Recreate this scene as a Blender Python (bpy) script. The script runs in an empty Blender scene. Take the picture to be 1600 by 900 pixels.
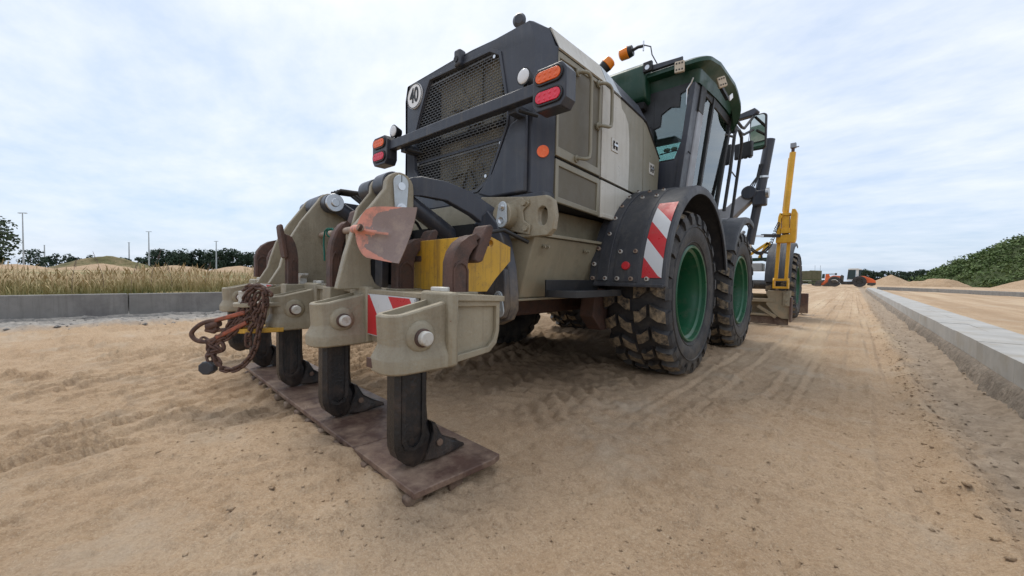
import bpy, bmesh, math, random
import numpy as np
from mathutils import Vector, Matrix
from mathutils.geometry import tessellate_polygon
random.seed(7); np.random.seed(7)
S = bpy.context.scene
COL = S.collection
PI = math.pi

# ------------------------------------------------------------------ camera
YAW, PITCH, ROLL = math.radians(41.2), math.atan(-18.5/610), math.radians(0.9)
r = Vector((math.cos(YAW), math.sin(YAW), 0)); d0 = Vector((-math.sin(YAW), math.cos(YAW), 0)); u0 = Vector((0, 0, 1))
d = d0*math.cos(PITCH) + u0*math.sin(PITCH); u = -d0*math.sin(PITCH) + u0*math.cos(PITCH)
r, u = r*math.cos(ROLL) + u*math.sin(ROLL), -r*math.sin(ROLL) + u*math.cos(ROLL)
cam = bpy.data.cameras.new('camera'); co = bpy.data.objects.new('camera', cam); COL.objects.link(co)
cam.sensor_width = 36; cam.lens = 610/1600*36; cam.clip_start = 0.05; cam.clip_end = 6000
mw = Matrix(((r.x, u.x, -d.x, 0), (r.y, u.y, -d.y, 0), (r.z, u.z, -d.z, 0.8), (0, 0, 0, 1)))
co.matrix_world = mw; S.camera = co

# ------------------------------------------------------------------ world and sun
SUN_EL, SUN_AZ = math.radians(60), math.radians(-60)       # azimuth clockwise from +Y: ahead and left of the grader, so soft shade falls to the right
w = bpy.data.worlds.new('World'); S.world = w; w.use_nodes = True
nt = w.node_tree; nt.nodes.clear()
def N(t, **k):
    n = nt.nodes.new(t)
    for a, b in k.items(): setattr(n, a, b)
    return n
L = nt.links.new
out = N('ShaderNodeOutputWorld'); bg = N('ShaderNodeBackground'); bg.inputs[1].default_value = 0.089
sky = N('ShaderNodeTexSky', sky_type='NISHITA', sun_disc=False); sky.sun_elevation = SUN_EL; sky.sun_rotation = SUN_AZ
sky.air_density = 1.0; sky.dust_density = 1.5; sky.ozone_density = 1.5
tc = N('ShaderNodeTexCoord'); sep = N('ShaderNodeSeparateXYZ'); L(tc.outputs['Generated'], sep.inputs[0])
def M_(op, a, b=None, c=None):
    n = N('ShaderNodeMath', operation=op)
    for i, v in enumerate((a, b, c)):
        if v is None: continue
        if isinstance(v, (int, float)): n.inputs[i].default_value = v
        else: L(v, n.inputs[i])
    return n.outputs[0]
zc = M_('MAXIMUM', sep.outputs[2], 0.0); zz = M_('ADD', zc, 0.16)
px_ = M_('DIVIDE', sep.outputs[0], zz); py_ = M_('DIVIDE', sep.outputs[1], zz)
cmb = N('ShaderNodeCombineXYZ'); L(px_, cmb.inputs[0]); L(py_, cmb.inputs[1])
mp = N('ShaderNodeMapping'); mp.inputs['Rotation'].default_value = (0, 0, math.radians(35)); mp.inputs['Scale'].default_value = (0.85, 1.25, 1)
L(cmb.outputs[0], mp.inputs[0])
n1 = N('ShaderNodeTexNoise'); n1.inputs['Scale'].default_value = 0.95; n1.inputs['Detail'].default_value = 9; n1.inputs['Roughness'].default_value = 0.56; n1.inputs['Distortion'].default_value = 0.35
n2 = N('ShaderNodeTexNoise'); n2.inputs['Scale'].default_value = 4.2; n2.inputs['Detail'].default_value = 8; n2.inputs['Roughness'].default_value = 0.62
L(mp.outputs[0], n1.inputs[0]); L(mp.outputs[0], n2.inputs[0])
cv = M_('ADD', M_('MULTIPLY', n1.outputs[0], 0.68), M_('MULTIPLY', n2.outputs[0], 0.32))
rp = N('ShaderNodeValToRGB'); rp.color_ramp.elements[0].position = 0.36; rp.color_ramp.elements[1].position = 0.64
L(cv, rp.inputs[0])
# cloud cover thins into long blue-grey streaks near the horizon
hz = N('ShaderNodeMapRange'); hz.inputs[1].default_value = 0.0; hz.inputs[2].default_value = 0.34; hz.inputs[3].default_value = 0.0; hz.inputs[4].default_value = 1.0; L(sep.outputs[2], hz.inputs[0])
cover = M_('ADD', M_('MULTIPLY', rp.outputs[0], 0.62), 0.12); cover = M_('ADD', cover, M_('MULTIPLY', hz.outputs[0], 0.24)); cover = M_('MINIMUM', cover, 1.0)
cc = N('ShaderNodeMixRGB'); L(hz.outputs[0], cc.inputs[0]); cc.inputs[1].default_value = (5.9, 6.4, 7.1, 1); cc.inputs[2].default_value = (7.15, 7.35, 7.75, 1)
sb = N('ShaderNodeMixRGB'); sb.inputs[0].default_value = 0.62; L(sky.outputs[0], sb.inputs[1]); sb.inputs[2].default_value = (3.2, 4.5, 6.5, 1)
mx = N('ShaderNodeMixRGB'); L(cover, mx.inputs[0]); L(sb.outputs[0], mx.inputs[1]); L(cc.outputs[0], mx.inputs[2])
L(mx.outputs[0], bg.inputs[0]); L(bg.outputs[0], out.inputs[0])

sl = bpy.data.lights.new('sun', 'SUN'); sl.energy = 1.15; sl.angle = math.radians(26); sl.color = (1.0, 0.95, 0.86)
so = bpy.data.objects.new('sun', sl); COL.objects.link(so)
sd = Vector((math.sin(SUN_AZ)*math.cos(SUN_EL), math.cos(SUN_AZ)*math.cos(SUN_EL), math.sin(SUN_EL)))
so.rotation_euler = sd.to_track_quat('Z', 'Y').to_euler(); so.location = (0, 0, 30)
S.view_settings.view_transform = 'Standard'; S.view_settings.look = 'None'; S.view_settings.gamma = 1; S.view_settings.exposure = 0.74
S.view_settings.use_curve_mapping = False

# ------------------------------------------------------------------ materials
def mat(name, col, rough=0.6, metal=0.0, dirt=None, damt=0.0, dscale=6.0, bump=0.0, bscale=60.0, var=0.12, spec=0.5, rust=None, ramt=0.0, emis=None, coord='Object', low=None, streak=None):
    """base colour broken by noise, patches of dirt, spots of rust, fine relief; low=(colour,z0,z1) dust that thickens towards the ground"""
    m = bpy.data.materials.new(name); m.use_nodes = True; t = m.node_tree; b = t.nodes['Principled BSDF']
    nn = t.nodes.new; ln = t.links.new
    b.inputs['Roughness'].default_value = rough; b.inputs['Metallic'].default_value = metal; b.inputs['Specular IOR Level'].default_value = spec
    g = nn('ShaderNodeNewGeometry'); P_ = g.outputs['Position']
    def noise(sc, det=5, ro=0.6):
        n = nn('ShaderNodeTexNoise'); n.inputs['Scale'].default_value = sc; n.inputs['Detail'].default_value = det; n.inputs['Roughness'].default_value = ro; ln(P_, n.inputs[0]); return n.outputs[0]
    def mr(v, a, b_, c=0.0, d_=1.0):
        n = nn('ShaderNodeMapRange'); n.inputs[1].default_value = a; n.inputs[2].default_value = b_; n.inputs[3].default_value = c; n.inputs[4].default_value = d_; ln(v, n.inputs[0]); return n.outputs[0]
    def mix(f, a, b_):
        n = nn('ShaderNodeMixRGB')
        if isinstance(f, float): n.inputs[0].default_value = f
        else: ln(f, n.inputs[0])
        for i, v in ((1, a), (2, b_)):
            if isinstance(v, tuple): n.inputs[i].default_value = (*v, 1) if len(v) == 3 else v
            else: ln(v, n.inputs[i])
        return n.outputs[0]
    c = tuple(col)
    lo = tuple(x*(1-var) for x in c); hi = tuple(min(1, x*(1+var)) for x in c)
    cur = mix(mr(noise(3.1), 0.35, 0.65), lo, hi)
    if dirt:
        cur = mix(mr(noise(dscale, 8, 0.68), 0.62-0.3*damt, 0.80-0.22*damt, 0, min(1, 0.45+damt)), cur, dirt)
    if rust:
        cur = mix(mr(noise(17.0, 8, 0.7), 0.70-0.2*ramt, 0.73-0.18*ramt), cur, rust)
    if low:
        sx = nn('ShaderNodeSeparateXYZ'); ln(P_, sx.inputs[0])
        n = nn('ShaderNodeMath'); n.operation = 'MULTIPLY'; ln(mr(sx.outputs[2], low[2], low[1]), n.inputs[0]); ln(mr(noise(9.0, 8, 0.7), 0.38, 0.62), n.inputs[1])
        cur = mix(n.outputs[0], cur, low[0])
    if streak:
        mpn = nn('ShaderNodeMapping'); mpn.inputs['Scale'].default_value = (21, 21, 1.1); ln(P_, mpn.inputs[0]); ns = nn('ShaderNodeTexNoise'); ns.inputs['Scale'].default_value = 1.0; ns.inputs['Detail'].default_value = 6; ns.inputs['Roughness'].default_value = 0.7; ln(mpn.outputs[0], ns.inputs[0])
        cur = mix(mr(ns.outputs[0], 0.50, 0.68, 0, streak[1]), cur, streak[0])
        cur = mix(mr(noise(75, 3, 0.9), 0.62, 0.68, 0, streak[1]), cur, streak[0])
    ln(cur, b.inputs['Base Color'])
    if rough > 0.15 and metal < 0.9:
        ln(mr(noise(8.0, 6, 0.7), 0.3, 0.7, max(0.05, rough-0.12), min(1, rough+0.12)), b.inputs['Roughness'])
    if bump:
        bn = nn('ShaderNodeBump'); bn.inputs['Strength'].default_value = 1.0; bn.inputs['Distance'].default_value = bump; ln(noise(bscale, 6, 0.65), bn.inputs['Height']); ln(bn.outputs[0], b.inputs['Normal'])
    if emis: b.inputs['Emission Color'].default_value = (*emis[0], 1); b.inputs['Emission Strength'].default_value = emis[1]
    m.diffuse_color = (*c, 1)
    return m
DUST = (0.36, 0.27, 0.17)
TAN = mat('tan paint', (0.255, 0.225, 0.155), 0.48, dirt=(0.17, 0.14, 0.095), damt=0.35, bump=0.0012, bscale=90, rust=(0.16, 0.06, 0.025), ramt=0.02, low=(DUST, 0.3, 1.0), streak=((0.36, 0.30, 0.21), 0.35))
TANC = mat('cast tan paint', (0.315, 0.272, 0.192), 0.5, dirt=(0.21, 0.17, 0.11), damt=0.4, bump=0.004, bscale=55, rust=(0.17, 0.065, 0.03), ramt=0.05, streak=((0.19, 0.15, 0.10), 0.4))
TANP = mat('tan body panel paint', (0.215, 0.195, 0.138), 0.38, var=0.05, dirt=(0.19, 0.16, 0.11), damt=0.15, streak=((0.33, 0.29, 0.22), 0.35))
GREYP = mat('light grey tan body paint', (0.50, 0.475, 0.41), 0.36, var=0.05, dirt=(0.31, 0.28, 0.22), damt=0.15, streak=((0.27, 0.235, 0.18), 0.4))
DARK = mat('anthracite plastic', (0.042, 0.047, 0.062), 0.42, dirt=(0.10, 0.095, 0.09), damt=0.25, dscale=4, bump=0.0006, bscale=200, streak=((0.11, 0.105, 0.10), 0.3))
DARKM = mat('anthracite painted steel', (0.035, 0.039, 0.052), 0.38, dirt=(0.13, 0.11, 0.09), damt=0.2, low=(DUST, 0.3, 0.9), streak=((0.13, 0.11, 0.085), 0.35))
FEND = mat('grey rubber fender', (0.036, 0.038, 0.045), 0.5, dirt=(0.085, 0.08, 0.072), damt=0.25, dscale=5, bump=0.001, bscale=120, streak=((0.12, 0.11, 0.10), 0.4))
BLACK = mat('black rubber', (0.016, 0.016, 0.017), 0.5, dirt=(0.06, 0.05, 0.04), damt=0.2)
VOID = mat('unlit black lining', (0.008, 0.008, 0.009), 0.9)
TYRE = mat('dusty tyre rubber', (0.030, 0.029, 0.030), 0.66, dirt=(0.085, 0.075, 0.064), damt=0.45, dscale=6, bump=0.002, bscale=70, low=((0.15, 0.12, 0.085), -0.05, 0.35))
LUG = mat('sand caked tyre lugs', (0.034, 0.033, 0.033), 0.8, dirt=(0.32, 0.245, 0.155), damt=0.75, dscale=18, bump=0.005, bscale=60, low=((0.30, 0.225, 0.14), -0.2, 1.0))
GREEN = mat('green rim paint', (0.012, 0.092, 0.040), 0.35, dirt=(0.11, 0.12, 0.08), damt=0.3, dscale=9)
GREENR = mat('green cab roof plastic', (0.008, 0.050, 0.028), 0.42, var=0.1, dirt=(0.05, 0.09, 0.065), damt=0.3, dscale=3, streak=((0.06, 0.085, 0.06), 0.3))
RUST = mat('brown rusty steel', (0.105, 0.055, 0.040), 0.72, dirt=(0.055, 0.038, 0.032), damt=0.6, dscale=14, bump=0.003, bscale=80, low=((0.26, 0.19, 0.13), 0.02, 0.3))
PLATE = mat('reddish brown steel pad', (0.110, 0.062, 0.046), 0.55, dirt=(0.30, 0.21, 0.15), damt=0.7, dscale=7, bump=0.0035, bscale=45, var=0.25, rust=(0.45, 0.36, 0.28), ramt=0.12)
SHANKM = mat('worn black shank steel', (0.013, 0.013, 0.014), 0.36, dirt=(0.060, 0.040, 0.030), damt=0.35, dscale=15, bump=0.004, bscale=60, rust=(0.16, 0.10, 0.075), ramt=0.05, low=((0.15, 0.105, 0.075), 0.0, 0.16), var=0.3, streak=((0.10, 0.075, 0.06), 0.45))
YEL = mat('worn yellow paint', (0.62, 0.355, 0.035), 0.5, dirt=(0.34, 0.20, 0.05), damt=0.35, dscale=22, rust=(0.12, 0.06, 0.03), ramt=0.12, bump=0.001, streak=((0.22, 0.12, 0.035), 0.75))
YELM = mat('mast yellow paint', (0.72, 0.38, 0.022), 0.38, dirt=(0.42, 0.22, 0.03), damt=0.25, dscale=12, streak=((0.34, 0.19, 0.03), 0.35))
CHROME = mat('zinc plated steel', (0.62, 0.63, 0.64), 0.32, metal=1.0, var=0.1)
ZINC = mat('pale zinc keeper plate', (0.50, 0.54, 0.56), 0.42, metal=0.55, dirt=(0.30, 0.28, 0.25), damt=0.3)
BOLTW = mat('whitened bolt head', (0.60, 0.585, 0.54), 0.5, dirt=(0.32, 0.25, 0.17), damt=0.4, dscale=30, metal=0.3)
CHAIN = mat('rusty chain steel', (0.082, 0.043, 0.032), 0.72, dirt=(0.17, 0.090, 0.060), damt=0.5, dscale=30, bump=0.002, bscale=120)
ORNG = mat('chipped orange red paint', (0.40, 0.10, 0.05), 0.6, dirt=(0.12, 0.06, 0.04), damt=0.7, dscale=26)
SHOV = mat('worn shovel steel', (0.25, 0.18, 0.155), 0.55, dirt=(0.33, 0.25, 0.20), damt=0.45, dscale=16, bump=0.0015, bscale=140, metal=0.15)
SHOVR = mat('salmon red shovel paint', (0.62, 0.25, 0.175), 0.6, dirt=(0.28, 0.17, 0.13), damt=0.5, dscale=22)
WOODH = mat('weathered handle wood', (0.33, 0.25, 0.19), 0.75, dirt=(0.20, 0.14, 0.10), damt=0.4, dscale=20)
GROPE = mat('green cord', (0.01, 0.12, 0.09), 0.8)
RED = mat('red reflective film', (0.52, 0.022, 0.028), 0.35, var=0.06, dirt=(0.3, 0.12, 0.1), damt=0.15)
WHITE = mat('white reflective film', (0.60, 0.61, 0.62), 0.35, var=0.05, dirt=(0.42, 0.38, 0.32), damt=0.2)
WPLATE = mat('white sign face', (0.86, 0.86, 0.85), 0.4, var=0.03)
INK = mat('black print', (0.012, 0.012, 0.012), 0.5)
LORG = mat('orange lamp lens', (0.85, 0.13, 0.02), 0.18, var=0.12, dirt=(0.9, 0.28, 0.08), damt=0.3, dscale=60)
LRED = mat('red lamp lens', (0.70, 0.025, 0.06), 0.18, var=0.12, dirt=(0.8, 0.10, 0.14), damt=0.3, dscale=60)
AMBER = mat('amber beacon lens', (0.80, 0.22, 0.012), 0.2, var=0.2)
LAMPW = mat('clear work lamp lens', (0.75, 0.76, 0.77), 0.15, var=0.1)
SILV = mat('grey cab post paint', (0.26, 0.265, 0.28), 0.4, metal=0.3)
RADI = mat('dusty radiator core', (0.27, 0.25, 0.20), 0.75, dirt=(0.30, 0.27, 0.20), damt=0.5, dscale=5)
CREAM = mat('cream lamp face', (0.55, 0.47, 0.36), 0.5)
CONC = mat('weathered kerb concrete', (0.235, 0.225, 0.21), 0.85, dirt=(0.16, 0.15, 0.145), damt=0.5, dscale=3.5, bump=0.004, bscale=90, streak=((0.13, 0.12, 0.11), 0.45))
CONCT = mat('pale kerb top concrete', (0.40, 0.39, 0.37), 0.85, dirt=(0.33, 0.29, 0.23), damt=0.4, dscale=2.5, bump=0.003, bscale=120)
CONCR = mat('rough footing concrete', (0.29, 0.24, 0.19), 0.95, dirt=(0.19, 0.155, 0.12), damt=0.6, dscale=14, bump=0.035, bscale=30, var=0.25)
GALV = mat('galvanised mast steel', (0.42, 0.45, 0.48), 0.5, metal=0.2)
LEAFD = mat('dark tree foliage', (0.040, 0.062, 0.026), 0.8, var=0.45)
LEAFP = mat('deep pine foliage', (0.022, 0.044, 0.024), 0.85, var=0.45)
LEAFG = mat('fresh bank foliage', (0.075, 0.120, 0.030), 0.75, var=0.5, dirt=(0.12, 0.15, 0.04), damt=0.4, dscale=0.35)
BARK = mat('bark', (0.09, 0.07, 0.05), 0.9)
LOADO = mat('loader orange paint', (0.72, 0.13, 0.03), 0.45, dirt=(0.4, 0.2, 0.1), damt=0.2, dscale=1)
LOADW = mat('loader white paint', (0.68, 0.68, 0.66), 0.45)
LOADD = mat('loader dark steel', (0.05, 0.048, 0.045), 0.7, dirt=(0.2, 0.15, 0.1), damt=0.4, dscale=2)
OLIVE = mat('military olive canvas', (0.115, 0.110, 0.062), 0.8, dirt=(0.16, 0.14, 0.09), damt=0.4, dscale=1)
OLIVED = mat('olive green truck paint', (0.08, 0.105, 0.045), 0.6, dirt=(0.15, 0.13, 0.08), damt=0.4, dscale=1)
def glass_mat(name, tint, mixf=0.35):
    m = bpy.data.materials.new(name); m.use_nodes = True; t = m.node_tree; b = t.nodes['Principled BSDF']
    b.inputs['Base Color'].default_value = (*tint, 1); b.inputs['Roughness'].default_value = 0.03; b.inputs['IOR'].default_value = 1.5
    tr = t.nodes.new('ShaderNodeBsdfTransparent'); tr.inputs[0].default_value = (*[min(1, x*1.0) for x in tint], 1)
    gl = t.nodes.new('ShaderNodeBsdfGlossy'); gl.inputs['Roughness'].default_value = 0.02; gl.inputs[0].default_value = (0.9, 0.95, 0.95, 1)
    fr = t.nodes.new('ShaderNodeFresnel'); fr.inputs[0].default_value = 1.5
    ad = t.nodes.new('ShaderNodeMath'); ad.operation = 'ADD'; ad.inputs[1].default_value = mixf*0.25; t.links.new(fr.outputs[0], ad.inputs[0])
    ms = t.nodes.new('ShaderNodeMixShader'); t.links.new(ad.outputs[0], ms.inputs[0]); t.links.new(tr.outputs[0], ms.inputs[1]); t.links.new(gl.outputs[0], ms.inputs[2])
    t.links.new(ms.outputs[0], t.nodes['Material Output'].inputs[0]); return m
GLASS = glass_mat('tinted cab glass', (0.66, 0.80, 0.78))
GLASSD = mat('dark vehicle glass', (0.02, 0.04, 0.04), 0.12)
MIRR = bpy.data.materials.new('mirror glass'); MIRR.use_nodes = True
MIRR.node_tree.nodes['Principled BSDF'].inputs['Metallic'].default_value = 1; MIRR.node_tree.nodes['Principled BSDF'].inputs['Roughness'].default_value = 0.03; MIRR.node_tree.nodes['Principled BSDF'].inputs['Base Color'].default_value = (.6, .63, .6, 1)

# perforated sheet: a fine lattice of round holes
def perf_mat():
    m = mat('fine perforated tan sheet', (0.125, 0.110, 0.078), 0.6, var=0.06); t = m.node_tree; b = t.nodes['Principled BSDF']
    g = t.nodes.new('ShaderNodeNewGeometry'); mp_ = t.nodes.new('ShaderNodeMapping'); mp_.inputs['Rotation'].default_value = (math.radians(45), 0, 0); mp_.inputs['Scale'].default_value = (1, 95, 95)
    t.links.new(g.outputs['Position'], mp_.inputs[0])
    v = t.nodes.new('ShaderNodeTexVoronoi'); v.inputs['Randomness'].default_value = 0.0; v.inputs['Scale'].default_value = 1.0; v.voronoi_dimensions = '3D'
    cx = t.nodes.new('ShaderNodeSeparateXYZ'); t.links.new(mp_.outputs[0], cx.inputs[0]); cb = t.nodes.new('ShaderNodeCombineXYZ'); t.links.new(cx.outputs[1], cb.inputs[1]); t.links.new(cx.outputs[2], cb.inputs[2]); cb.inputs[0].default_value = 0.5
    t.links.new(cb.outputs[0], v.inputs['Vector'])
    r_ = t.nodes.new('ShaderNodeMapRange'); r_.inputs[1].default_value = 0.25; r_.inputs[2].default_value = 0.34; t.links.new(v.outputs['Distance'], r_.inputs[0])
    mx_ = t.nodes.new('ShaderNodeMixRGB'); t.links.new(r_.outputs[0], mx_.inputs[0]); mx_.inputs[1].default_value = (0.045, 0.04, 0.03, 1)
    src = b.inputs['Base Color'].links[0].from_socket; t.links.new(src, mx_.inputs[2]); t.links.new(mx_.outputs[0], b.inputs['Base Color'])
    return m
PERF = perf_mat()

# ------------------------------------------------------------------ mesh helpers
WL = {}                                            # world location of every parent
class MB:
    def __init__(s, tf=None): s.v = []; s.f = []; s.m = []; s.tf = tf
    def add(s, vs, fs, mi=0):
        o = len(s.v); s.v += [tuple(p) for p in vs]; s.f += [tuple(i+o for i in f) for f in fs]; s.m += [mi]*len(fs); return s
    def box(s, x0, x1, y0, y1, z0, z1, mi=0):
        return s.add([(x0,y0,z0),(x1,y0,z0),(x1,y1,z0),(x0,y1,z0),(x0,y0,z1),(x1,y0,z1),(x1,y1,z1),(x0,y1,z1)], [(0,3,2,1),(4,5,6,7),(0,1,5,4),(1,2,6,5),(2,3,7,6),(3,0,4,7)], mi)
    def obox(s, c, sz, rot=(0,0,0), mi=0):
        from mathutils import Euler
        R = Euler(rot).to_matrix() if not isinstance(rot, Matrix) else rot; c = Vector(c); h = [q/2 for q in sz]
        vs = [c + R @ Vector((a*h[0], b*h[1], e*h[2])) for e in (-1,1) for a, b in ((-1,-1),(1,-1),(1,1),(-1,1))]
        return s.add(vs, [(0,3,2,1),(4,5,6,7),(0,1,5,4),(1,2,6,5),(2,3,7,6),(3,0,4,7)], mi)
    def bar(s, p0, p1, w_, h_, mi=0):
        p0, p1 = Vector(p0), Vector(p1); dd = p1-p0; q = dd.to_track_quat('Z', 'Y').to_matrix()
        return s.obox((p0+p1)/2, (w_, h_, dd.length), q, mi)
    def prism(s, pts, ax, a0, a1, mi=0, holes=()):
        """2-D polygon extruded along an axis: 'x' takes (y,z), 'y' takes (x,z), 'z' takes (x,y)"""
        def P3(p, a): return {'x': (a, p[0], p[1]), 'y': (p[0], a, p[1]), 'z': (p[0], p[1], a)}[ax]
        loops = [list(pts)] + [list(h) for h in holes]
        allp = [p for l in loops for p in l]; n = len(allp)
        tris = tessellate_polygon([[Vector((p[0], p[1], 0)) for p in l] for l in loops]) if holes else None
        vs = [P3(p, a0) for p in allp] + [P3(p, a1) for p in allp]; fs = []
        if holes:
            for t in tris: fs += [tuple(t), tuple(i+n for i in reversed(t))]
        else: fs += [tuple(range(n)), tuple(reversed(range(n, 2*n)))]
        o = 0
        for l in loops:
            k = len(l)
            fs += [(o+i, o+(i+1) % k, n+o+(i+1) % k, n+o+i) for i in range(k)]; o += k
        return s.add(vs, fs, mi)
    def cyl(s, p0, p1, r0, r1=None, n=20, mi=0, caps=True):
        r1 = r0 if r1 is None else r1; p0, p1 = Vector(p0), Vector(p1); q = (p1-p0).to_track_quat('Z', 'Y').to_matrix()
        vs = [p0 + q @ Vector((r0*math.cos(2*PI*i/n), r0*math.sin(2*PI*i/n), 0)) for i in range(n)] + [p1 + q @ Vector((r1*math.cos(2*PI*i/n), r1*math.sin(2*PI*i/n), 0)) for i in range(n)]
        fs = [(i, (i+1) % n, n+(i+1) % n, n+i) for i in range(n)]
        if caps: fs += [tuple(reversed(range(n))), tuple(range(n, 2*n))]
        return s.add(vs, fs, mi)
    def tube(s, pts, r_, n=8, mi=0, closed=False):
        pts = [Vector(p) for p in pts]; m = len(pts); vs = []; nrm = None
        rs = r_ if isinstance(r_, (list, tuple)) else [r_]*m
        for i in range(m):
            a = pts[(i-1) % m] if (closed or i > 0) else pts[0]; b = pts[(i+1) % m] if (closed or i < m-1) else pts[-1]
            t = (b-a).normalized()
            if nrm is None: nrm = t.orthogonal().normalized()
            nrm = (nrm - t*nrm.dot(t)).normalized(); bn = t.cross(nrm)
            vs += [pts[i] + nrm*rs[i]*math.cos(2*PI*k/n) + bn*rs[i]*math.sin(2*PI*k/n) for k in range(n)]
        fs = []
        for i in range(m if closed else m-1):
            j = (i+1) % m
            fs += [(i*n+k, i*n+(k+1) % n, j*n+(k+1) % n, j*n+k) for k in range(n)]
        if not closed: fs += [tuple(reversed(range(n))), tuple(range((m-1)*n, m*n))]
        return s.add(vs, fs, mi)
    def lathe(s, prof, c, ax='x', n=48, mi=0, closed=False):
        """profile of (radius, offset along axis)"""
        c = Vector(c); vs = []; m = len(prof)
        for i in range(n):
            a = 2*PI*i/n; ca, sa = math.cos(a), math.sin(a)
            for rr, h in prof:
                vs.append(c + (Vector((h, rr*ca, rr*sa)) if ax == 'x' else Vector((rr*sa, h, rr*ca)) if ax == 'y' else Vector((rr*ca, rr*sa, h))))
        fs = []
        for i in range(n):
            j = (i+1) % n
            for k in range(m if closed else m-1):
                l = (k+1) % m; fs.append((i*m+k, j*m+k, j*m+l, i*m+l))
        return s.add(vs, fs, mi)
    def loft(s, rings, mi=0, caps=True):
        n = len(rings[0]); vs = [p for r_ in rings for p in r_]; fs = []
        for a in range(len(rings)-1): fs += [(a*n+i, a*n+(i+1) % n, (a+1)*n+(i+1) % n, (a+1)*n+i) for i in range(n)]
        if caps: fs += [tuple(reversed(range(n))), tuple(range((len(rings)-1)*n, len(rings)*n))]
        return s.add(vs, fs, mi)
    def ball(s, c, r_, n=10, mi=0, sc=(1,1,1)):
        c = Vector(c); prof = [(math.sin(PI*k/n), -math.cos(PI*k/n)) for k in range(n+1)]
        vs = []; m = n+1; k2 = n*2
        for i in range(k2):
            a = 2*PI*i/k2
            for rr, h in prof: vs.append(c + Vector((rr*math.cos(a)*r_*sc[0], rr*math.sin(a)*r_*sc[1], h*r_*sc[2])))
        fs = [(i*m+k, ((i+1) % k2)*m+k, ((i+1) % k2)*m+k+1, i*m+k+1) for i in range(k2) for k in range(n)]
        return s.add(vs, fs, mi)
    def build(s, name, mats, parent=None, bevel=0.0, sm=35, kind=None, label=None, cat=None, group=None, origin=None, seg=2):
        vs = [Vector(v) for v in s.v]
        if s.tf: vs = [s.tf(v) for v in vs]
        A = np.array([tuple(v) for v in vs]); lo, hi = A.min(0), A.max(0)
        c = Vector(origin) if origin else Vector(((lo[0]+hi[0])/2, (lo[1]+hi[1])/2, (lo[2] if parent is None else (lo[2]+hi[2])/2)))
        me = bpy.data.meshes.new(name); me.from_pydata([tuple(v-c) for v in vs], [], s.f)
        mats = mats if isinstance(mats, (list, tuple)) else [mats]
        for m in mats: me.materials.append(m)
        me.polygons.foreach_set('material_index', s.m)
        b = bmesh.new(); b.from_mesh(me); bmesh.ops.remove_doubles(b, verts=b.verts, dist=1e-6); bmesh.ops.recalc_face_normals(b, faces=b.faces); b.to_mesh(me); b.free()
        if sm:
            me.polygons.foreach_set('use_smooth', [True]*len(me.polygons)); me.set_sharp_from_angle(angle=math.radians(sm))
        o = bpy.data.objects.new(name, me); COL.objects.link(o)
        o.location = c - (WL[parent.name] if parent else Vector((0,0,0)))
        if parent: o.parent = parent
        WL[o.name] = c
        if bevel:
            bm = o.modifiers.new('bevel', 'BEVEL'); bm.width = bevel; bm.segments = seg; bm.limit_method = 'ANGLE'; bm.angle_limit = math.radians(40); bm.harden_normals = False
        if kind: o['kind'] = kind
        if label: o['label'] = label
        if cat: o['category'] = cat
        if group: o['group'] = group
        return o
def thing(name, loc, label, cat, group=None):
    o = bpy.data.objects.new(name, None); COL.objects.link(o); o.location = loc; WL[o.name] = Vector(loc); o.empty_display_size = 0.3
    o['label'] = label; o['category'] = cat
    if group: o['group'] = group
    return o
def copy_tree(o, dloc, parent=None, loc=None):
    """linked copy of a thing or part and everything below it"""
    c = o.copy(); COL.objects.link(c)
    for k in ('kind',):
        if k in o: c[k] = o[k]
    if parent: c.parent = parent
    c.location = o.location + Vector(dloc)
    WL[c.name] = WL[o.name] + Vector(dloc)
    for ch in [q for q in ALLCH(o)]:
        k = ch.copy(); COL.objects.link(k); k.parent = c; WL[k.name] = WL[ch.name] + Vector(dloc)
        for g2 in [q for q in ALLCH(ch)]:
            k2 = g2.copy(); COL.objects.link(k2); k2.parent = k; WL[k2.name] = WL[g2.name] + Vector(dloc)
    return c
def ALLCH(o): return [q for q in bpy.data.objects if q.parent == o]
def arc(cx, cy, rr, a0, a1, n): return [(cx+rr*math.cos(math.radians(a0+(a1-a0)*i/n)), cy+rr*math.sin(math.radians(a0+(a1-a0)*i/n))) for i in range(n+1)]
def stadium(cx, cy, w_, h_, n=8):
    k = h_/2; e = w_/2-k
    return arc(cx+e, cy, k, -90, 90, n) + arc(cx-e, cy, k, 90, 270, n)
def rrect(x0, x1, y0, y1, rr, n=4):
    return arc(x1-rr, y0+rr, rr, -90, 0, n)+arc(x1-rr, y1-rr, rr, 0, 90, n)+arc(x0+rr, y1-rr, rr, 90, 180, n)+arc(x0+rr, y0+rr, rr, 180, 270, n)
def text_mesh(txt, size, xs=1.0):
    cu = bpy.data.curves.new('t', 'FONT'); cu.body = txt; cu.size = size; cu.extrude = 0.0015; cu.align_x = 'CENTER'; cu.align_y = 'CENTER'; cu.offset = size*0.022
    ob = bpy.data.objects.new('t', cu); COL.objects.link(ob); dg = bpy.context.evaluated_depsgraph_get(); me = bpy.data.meshes.new_from_object(ob.evaluated_get(dg))
    vs = [(v.co.x*xs, v.co.y, v.co.z) for v in me.vertices]; fs = [tuple(p.vertices) for p in me.polygons]
    bpy.data.objects.remove(ob); bpy.data.curves.remove(cu); bpy.data.meshes.remove(me); return vs, fs
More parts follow.
